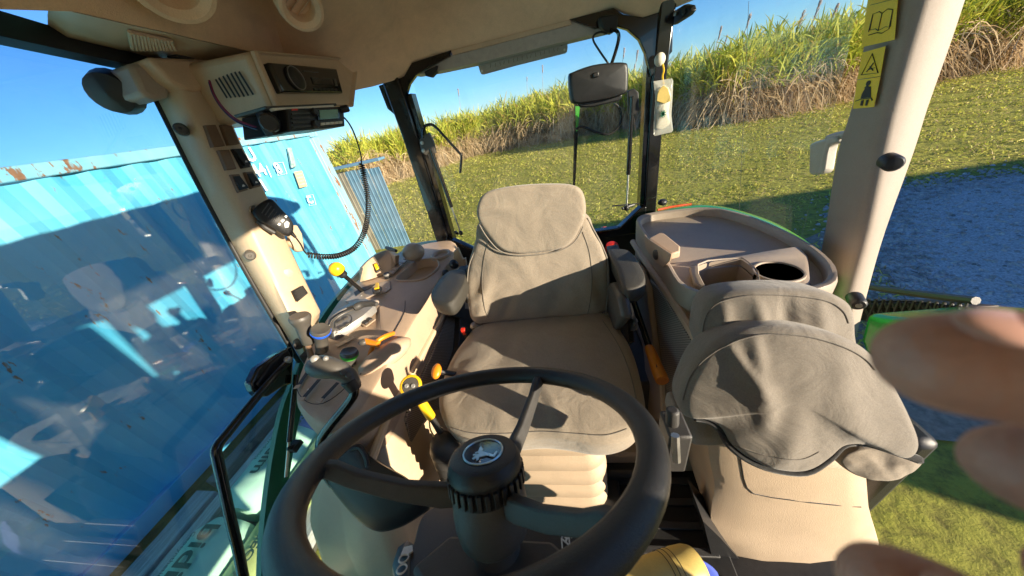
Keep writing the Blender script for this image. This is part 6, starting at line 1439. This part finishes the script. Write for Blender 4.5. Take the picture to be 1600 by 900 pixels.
# ------------------------------------------------------------------ yellow bottle and blue cloth by the dash
YB = thing('yellow_bottle', 'mustard yellow ribbed plastic bottle lying under the steering wheel', 'bottle', D(1030, 900, .60))
e0, e1 = D(965, 925, .56), D(1082, 888, .60)
ax = (e1 - e0).normalized()
L_ = (e1 - e0).length
mb = MB(); mb.lathe([(0, -.14), (.034, -.14), (.036, -.12), (.038, 0), (.041, L_ * .55), (.0405, L_ * .6), (.042, L_ * .62), (.0415, L_ * .66), (.0425, L_ * .69), (.042, L_ * .74), (.043, L_ * .78), (.042, L_ * .93), (.038, L_ * 1.0), (.030, L_ * 1.03), (0, L_ * 1.035)], e0, ax, 30); mb.done('bottle_body', 'ochre', YB, smooth=35)
for k in (.58, .64, .70):
    mb = MB(); rr = .0425; m_ = frame(ax); mb.tube([e0 + m_ @ V((rr * math.cos(a), rr * math.sin(a), L_ * k)) for a in [2 * math.pi * j / 30 for j in range(30)]], .0007, 4, closed=True); mb.done('rib', 'ink', YB)
cl = [D(px, py, .66) for px, py in ((955, 905), (1000, 890), (1070, 872), (1100, 880), (1120, 905), (1100, 940), (980, 950))]
mb = pillow(cl, cl[0], (CAM - cl[0]).normalized(), .03, .02, n=40, wr=.008, wf=30); tag(mb.done('blue_cloth', 'denim', None, smooth=180), 'crumpled blue cloth tucked beneath the yellow bottle', 'cloth')
# ------------------------------------------------------------------ black basket step and green fuel tank outside the door
BK = thing('side_step', 'black mesh step platform with pale rail outside the right door', 'step', V((1.35, .75, 0.9)))
bz = lambda px, py: S(px, py, 'x', 1.25)
mb = MB(); mb.tube([bz(1352, 448), bz(1420, 458), bz(1520, 470)], .012, 8); mb.done('top_rail', 'grey', BK)
mb = MB(); mb.tube([bz(1340, 478), bz(1420, 476), bz(1520, 492)], .010, 8); mb.done('lower_rail', 'black', BK)
mb = MB(); mb.prism([bz(1340, 470), bz(1420, 470), bz(1520, 480), bz(1520, 540), bz(1420, 520), bz(1340, 500)], V((.05, 0, 0))); mb.done('step_back', 'rubber', BK, smooth=0)
for k in range(14):
    x0 = 1344 + k * 12
    mb = MB(); mb.tube([bz(x0, 466 + k * .5) - X1 * .01, bz(x0 + 16, 500 + k * 1.2) - X1 * .01], .0035, 5); mb.done('mesh_bar', 'dark', BK)
    mb = MB(); mb.tube([bz(x0 + 16, 466 + k * .5) - X1 * .014, bz(x0, 500 + k * 1.2) - X1 * .014], .0035, 5); mb.done('mesh_bar', 'dark', BK)
gq = [(1347, 488), (1368, 494), (1420, 500), (1500, 520), (1500, 640), (1400, 580), (1345, 555), (1336, 530)]
mb = MB(); mb.prism([S(px, py, 'x', 1.02) for px, py in gq], V((.30, 0, 0))); o = mb.done('door_step_panel', 'green', TR, bevel=.02, bseg=3)
# ------------------------------------------------------------------ photographer's hand at the edge of the lens
HD = thing('person', 'photographer whose bare blurred fingertips reach in at the right edge', 'person', V((0.85, -0.33, 0.92)))
def chain(pts, rads, name, par, n=14):
    P_ = catmull(pts, 6); R__ = []
    for i in range(len(P_)):
        t = i / (len(P_) - 1) * (len(rads) - 1); k = min(int(t), len(rads) - 2); R__.append(rads[k] + (rads[k + 1] - rads[k]) * (t - k))
    return P_, R__
def hp3(px, py, t): return D(px, py, t)
AXr, AXd, AXf = AX.col[0], AX.col[1], AX.col[2]
def cm(a, b, c_): return CAM + AXr * a + AXd * b + AXf * c_
fingers = [
    ([cm(.102, .030, -.012), cm(.094, .018, .018), cm(.082, .0125, .038), cm(.0715, .012, .046), cm(.0690, .012, .0465)], [.0098, .0095, .0090, .0085, .0080]),
    ([cm(.102, .036, -.010), cm(.100, .031, .020), cm(.092, .030, .040), cm(.086, .030, .048)], [.0098, .0095, .009, .0075]),
    ([cm(.102, .050, -.010), cm(.102, .047, .018), cm(.096, .046, .036), cm(.090, .046, .044)], [.0095, .009, .0085, .007]),
    ([cm(.100, .064, -.008), cm(.100, .061, .014), cm(.096, .060, .030), cm(.090, .060, .036)], [.0085, .008, .0078, .0065]),
    ([cm(.092, .078, -.020), cm(.082, .066, .010), cm(.075, .058, .034), cm(.068, .054, .046), cm(.0655, .0525, .0485)], [.0130, .0115, .0105, .0098, .0085])]
mb = MB()
for pts, rads in fingers:
    P_, R__ = chain(pts, rads, '', None)
    e_ = (P_[-1] - P_[-2]).normalized()
    for f_, s_ in ((.5, .8), (.8, .5), (.95, .2)): P_.append(P_[-1] + e_ * R__[len(P_) - 1] * .35 if False else pts[-1] + e_ * rads[-1] * f_); R__.append(rads[-1] * s_)
    mb.tube(P_, R__, 14)
pc0 = cm(.108, .052, -.030)
mb.ell(pc0, (.030, .045, .040), frame((CAM - pc0)), 18, 12)
wrist = V((0.305, -0.075, 2.315)); elbow = V((0.46, -0.20, 2.12)); shoulder = V((0.52, -0.42, 2.33))
mb.tube([pc0, pc0.lerp(wrist, .55), wrist, wrist.lerp(elbow, .4), elbow], [.030, .027, .026, .034, .040], 16)
bmesh.ops.remove_doubles(mb.b, verts=mb.b.verts, dist=1e-5)
ho_ = mb.done('hand', 'skin', HD, smooth=180)
md = ho_.modifiers.new('merge', 'REMESH'); md.mode = 'VOXEL'; md.voxel_size = .0016; md.use_smooth_shade = True
md = ho_.modifiers.new('smooth', 'SMOOTH'); md.factor = .6; md.iterations = 6
for pts, rads in (fingers[0], fingers[4]):
    e_ = (pts[-1] - pts[-2]).normalized(); nrm = (CAM - pts[-1]).normalized(); sd = e_.cross(nrm).normalized(); up = (V((0, 0, 1)) - e_ * e_.z).normalized()
    c_ = pts[-1] - e_ * .004 + up * rads[-1] * .95
    mb = MB(); mb.ell(c_, (.006, .0045, .0012), frame(up, e_)); mb.done('fingernail', 'nail', ho_)

# the body that carries the hand: unseen, leaning in so it shades the container
neck = V((0.58, -0.40, 2.43)); head = V((0.545, -0.385, 2.555)); chest = V((0.63, -0.41, 2.24)); waist = V((0.74, -0.41, 1.98)); hip = V((0.80, -0.40, 1.80))
lsh = V((0.74, -0.27, 2.33)); lel = V((0.90, -0.20, 2.10)); lwr = V((0.93, -0.17, 1.86))
legs = [[V((0.78, -0.48, 1.76)), V((0.80, -0.48, 1.36)), V((0.86, -0.44, 0.97))], [V((0.84, -0.31, 1.76)), V((0.86, -0.32, 1.36)), V((0.90, -0.27, 0.97))]]
def torso_loops(k):
    return [(hip, .165 * k, .11 * k), (waist, .15 * k, .10 * k), (chest.lerp(waist, .4), .165 * k, .11 * k), (chest, .175 * k, .115 * k), (chest.lerp(neck, .45), .16 * k, .09 * k), (chest.lerp(neck, .8), .085 * k, .06 * k)]
def torso(mb, k):
    ax_ = (neck - hip).normalized(); wd = (lsh - shoulder); wd = (wd - ax_ * wd.dot(ax_)).normalized(); dp_ = ax_.cross(wd)
    mb.loft([[c_ + wd * (math.cos(a) * rx) + dp_ * (math.sin(a) * ry) for a in [2 * math.pi * q / 20 for q in range(20)]] for c_, rx, ry in torso_loops(k)])
mb = MB(); torso(mb, .95)
mb.tube([chest.lerp(neck, .6), neck, head - Z1 * .05], [.055, .052, .050], 14)
fwd = V((-0.75, 0.62, -0.2)).normalized(); hm = frame(Z1, fwd)
mb.ell(head, (.098, .075, .118), hm, 20, 16); mb.ell(head + fwd * .095 - Z1 * .008, (.018, .012, .022), hm); mb.ell(head + fwd * .07 - Z1 * .07, (.030, .030, .030), hm)
for s_ in (-1, 1): mb.ell(head + hm @ V((-.005, s_ * .076, -.005)), (.022, .010, .030), hm)
mb.tube([shoulder, shoulder.lerp(elbow, .5), elbow, elbow.lerp(wrist, .25)], [.058, .048, .042, .040], 14); mb.tube([lsh, lsh.lerp(lel, .5), lel, lwr, lwr + V((.01, .01, -.05)), lwr + V((.01, .02, -.14))], [.058, .048, .040, .028, .034, .018], 14)
for lg in legs:
    mb.tube([lg[0], lg[0].lerp(lg[1], .5), lg[1], lg[1].lerp(lg[2], .4), lg[2]], [.085, .074, .056, .054, .040], 14); mb.ell(lg[2] + V((-.06, .02, -.03)), (.12, .042, .035))
bo_ = mb.done('body', 'skin', HD, smooth=180)
md = bo_.modifiers.new('merge', 'REMESH'); md.mode = 'VOXEL'; md.voxel_size = .009; md.use_smooth_shade = True
md = bo_.modifiers.new('smooth', 'SMOOTH'); md.factor = .6; md.iterations = 8
M['shirt'] = pm('navy_shirt_cloth', (0.035, 0.05, 0.11), 0.9, var=.15, scale=20); M['trousers'] = pm('khaki_trousers', (0.20, 0.16, 0.11), 0.9, var=.12, scale=20); M['hair'] = pm('brown_hair', (0.05, 0.03, 0.018), 0.6, var=.3, scale=60)
mb = MB(); torso(mb, 1.08)
mb.tube([shoulder + V((.05, .02, 0)), shoulder, shoulder.lerp(elbow, .55)], [.075, .072, .066], 14); mb.tube([lsh + V((-.05, -.02, 0)), lsh, lsh.lerp(lel, .55)], [.075, .072, .066], 14)
sh_ = mb.done('shirt', 'shirt', bo_, smooth=180); md = sh_.modifiers.new('merge', 'REMESH'); md.mode = 'VOXEL'; md.voxel_size = .010; md.use_smooth_shade = True
mb = MB(); mb.ell(hip, (.17, .125, .11), frame(Z1, (0, 1, 0)))
for lg in legs: mb.tube([lg[0] + Z1 * .05, lg[0].lerp(lg[1], .5), lg[1], lg[1].lerp(lg[2], .5), lg[2]], [.10, .088, .072, .068, .060], 14)
tr_ = mb.done('trousers', 'trousers', bo_, smooth=180); md = tr_.modifiers.new('merge', 'REMESH'); md.mode = 'VOXEL'; md.voxel_size = .010; md.use_smooth_shade = True
mb = MB(); mb.ell(head - fwd * .018 + Z1 * .028, (.096, .082, .100), hm, 20, 14); mb.done('hair', 'hair', bo_, smooth=180)
for s_ in (-1, 1):
    mb = MB(); mb.ell(head + hm @ V((.086, s_ * .030, .012)), (.010, .013, .009), hm); mb.done('eye', 'white', bo_)
    mb = MB(); mb.box(legs[(s_ + 1) // 2][2] + V((-.05, .015, -.045)), (.27, .095, .02)); mb.ell(legs[(s_ + 1) // 2][2] + V((-.06, .02, -.025)), (.13, .048, .042)); mb.done('boot', 'dark', bo_)
mb = MB(); mb.box((0.92, -0.30, 0.90), (.42, .50, .03)); o_ = mb.done('door_step', 'rubber', TR, bevel=.005)
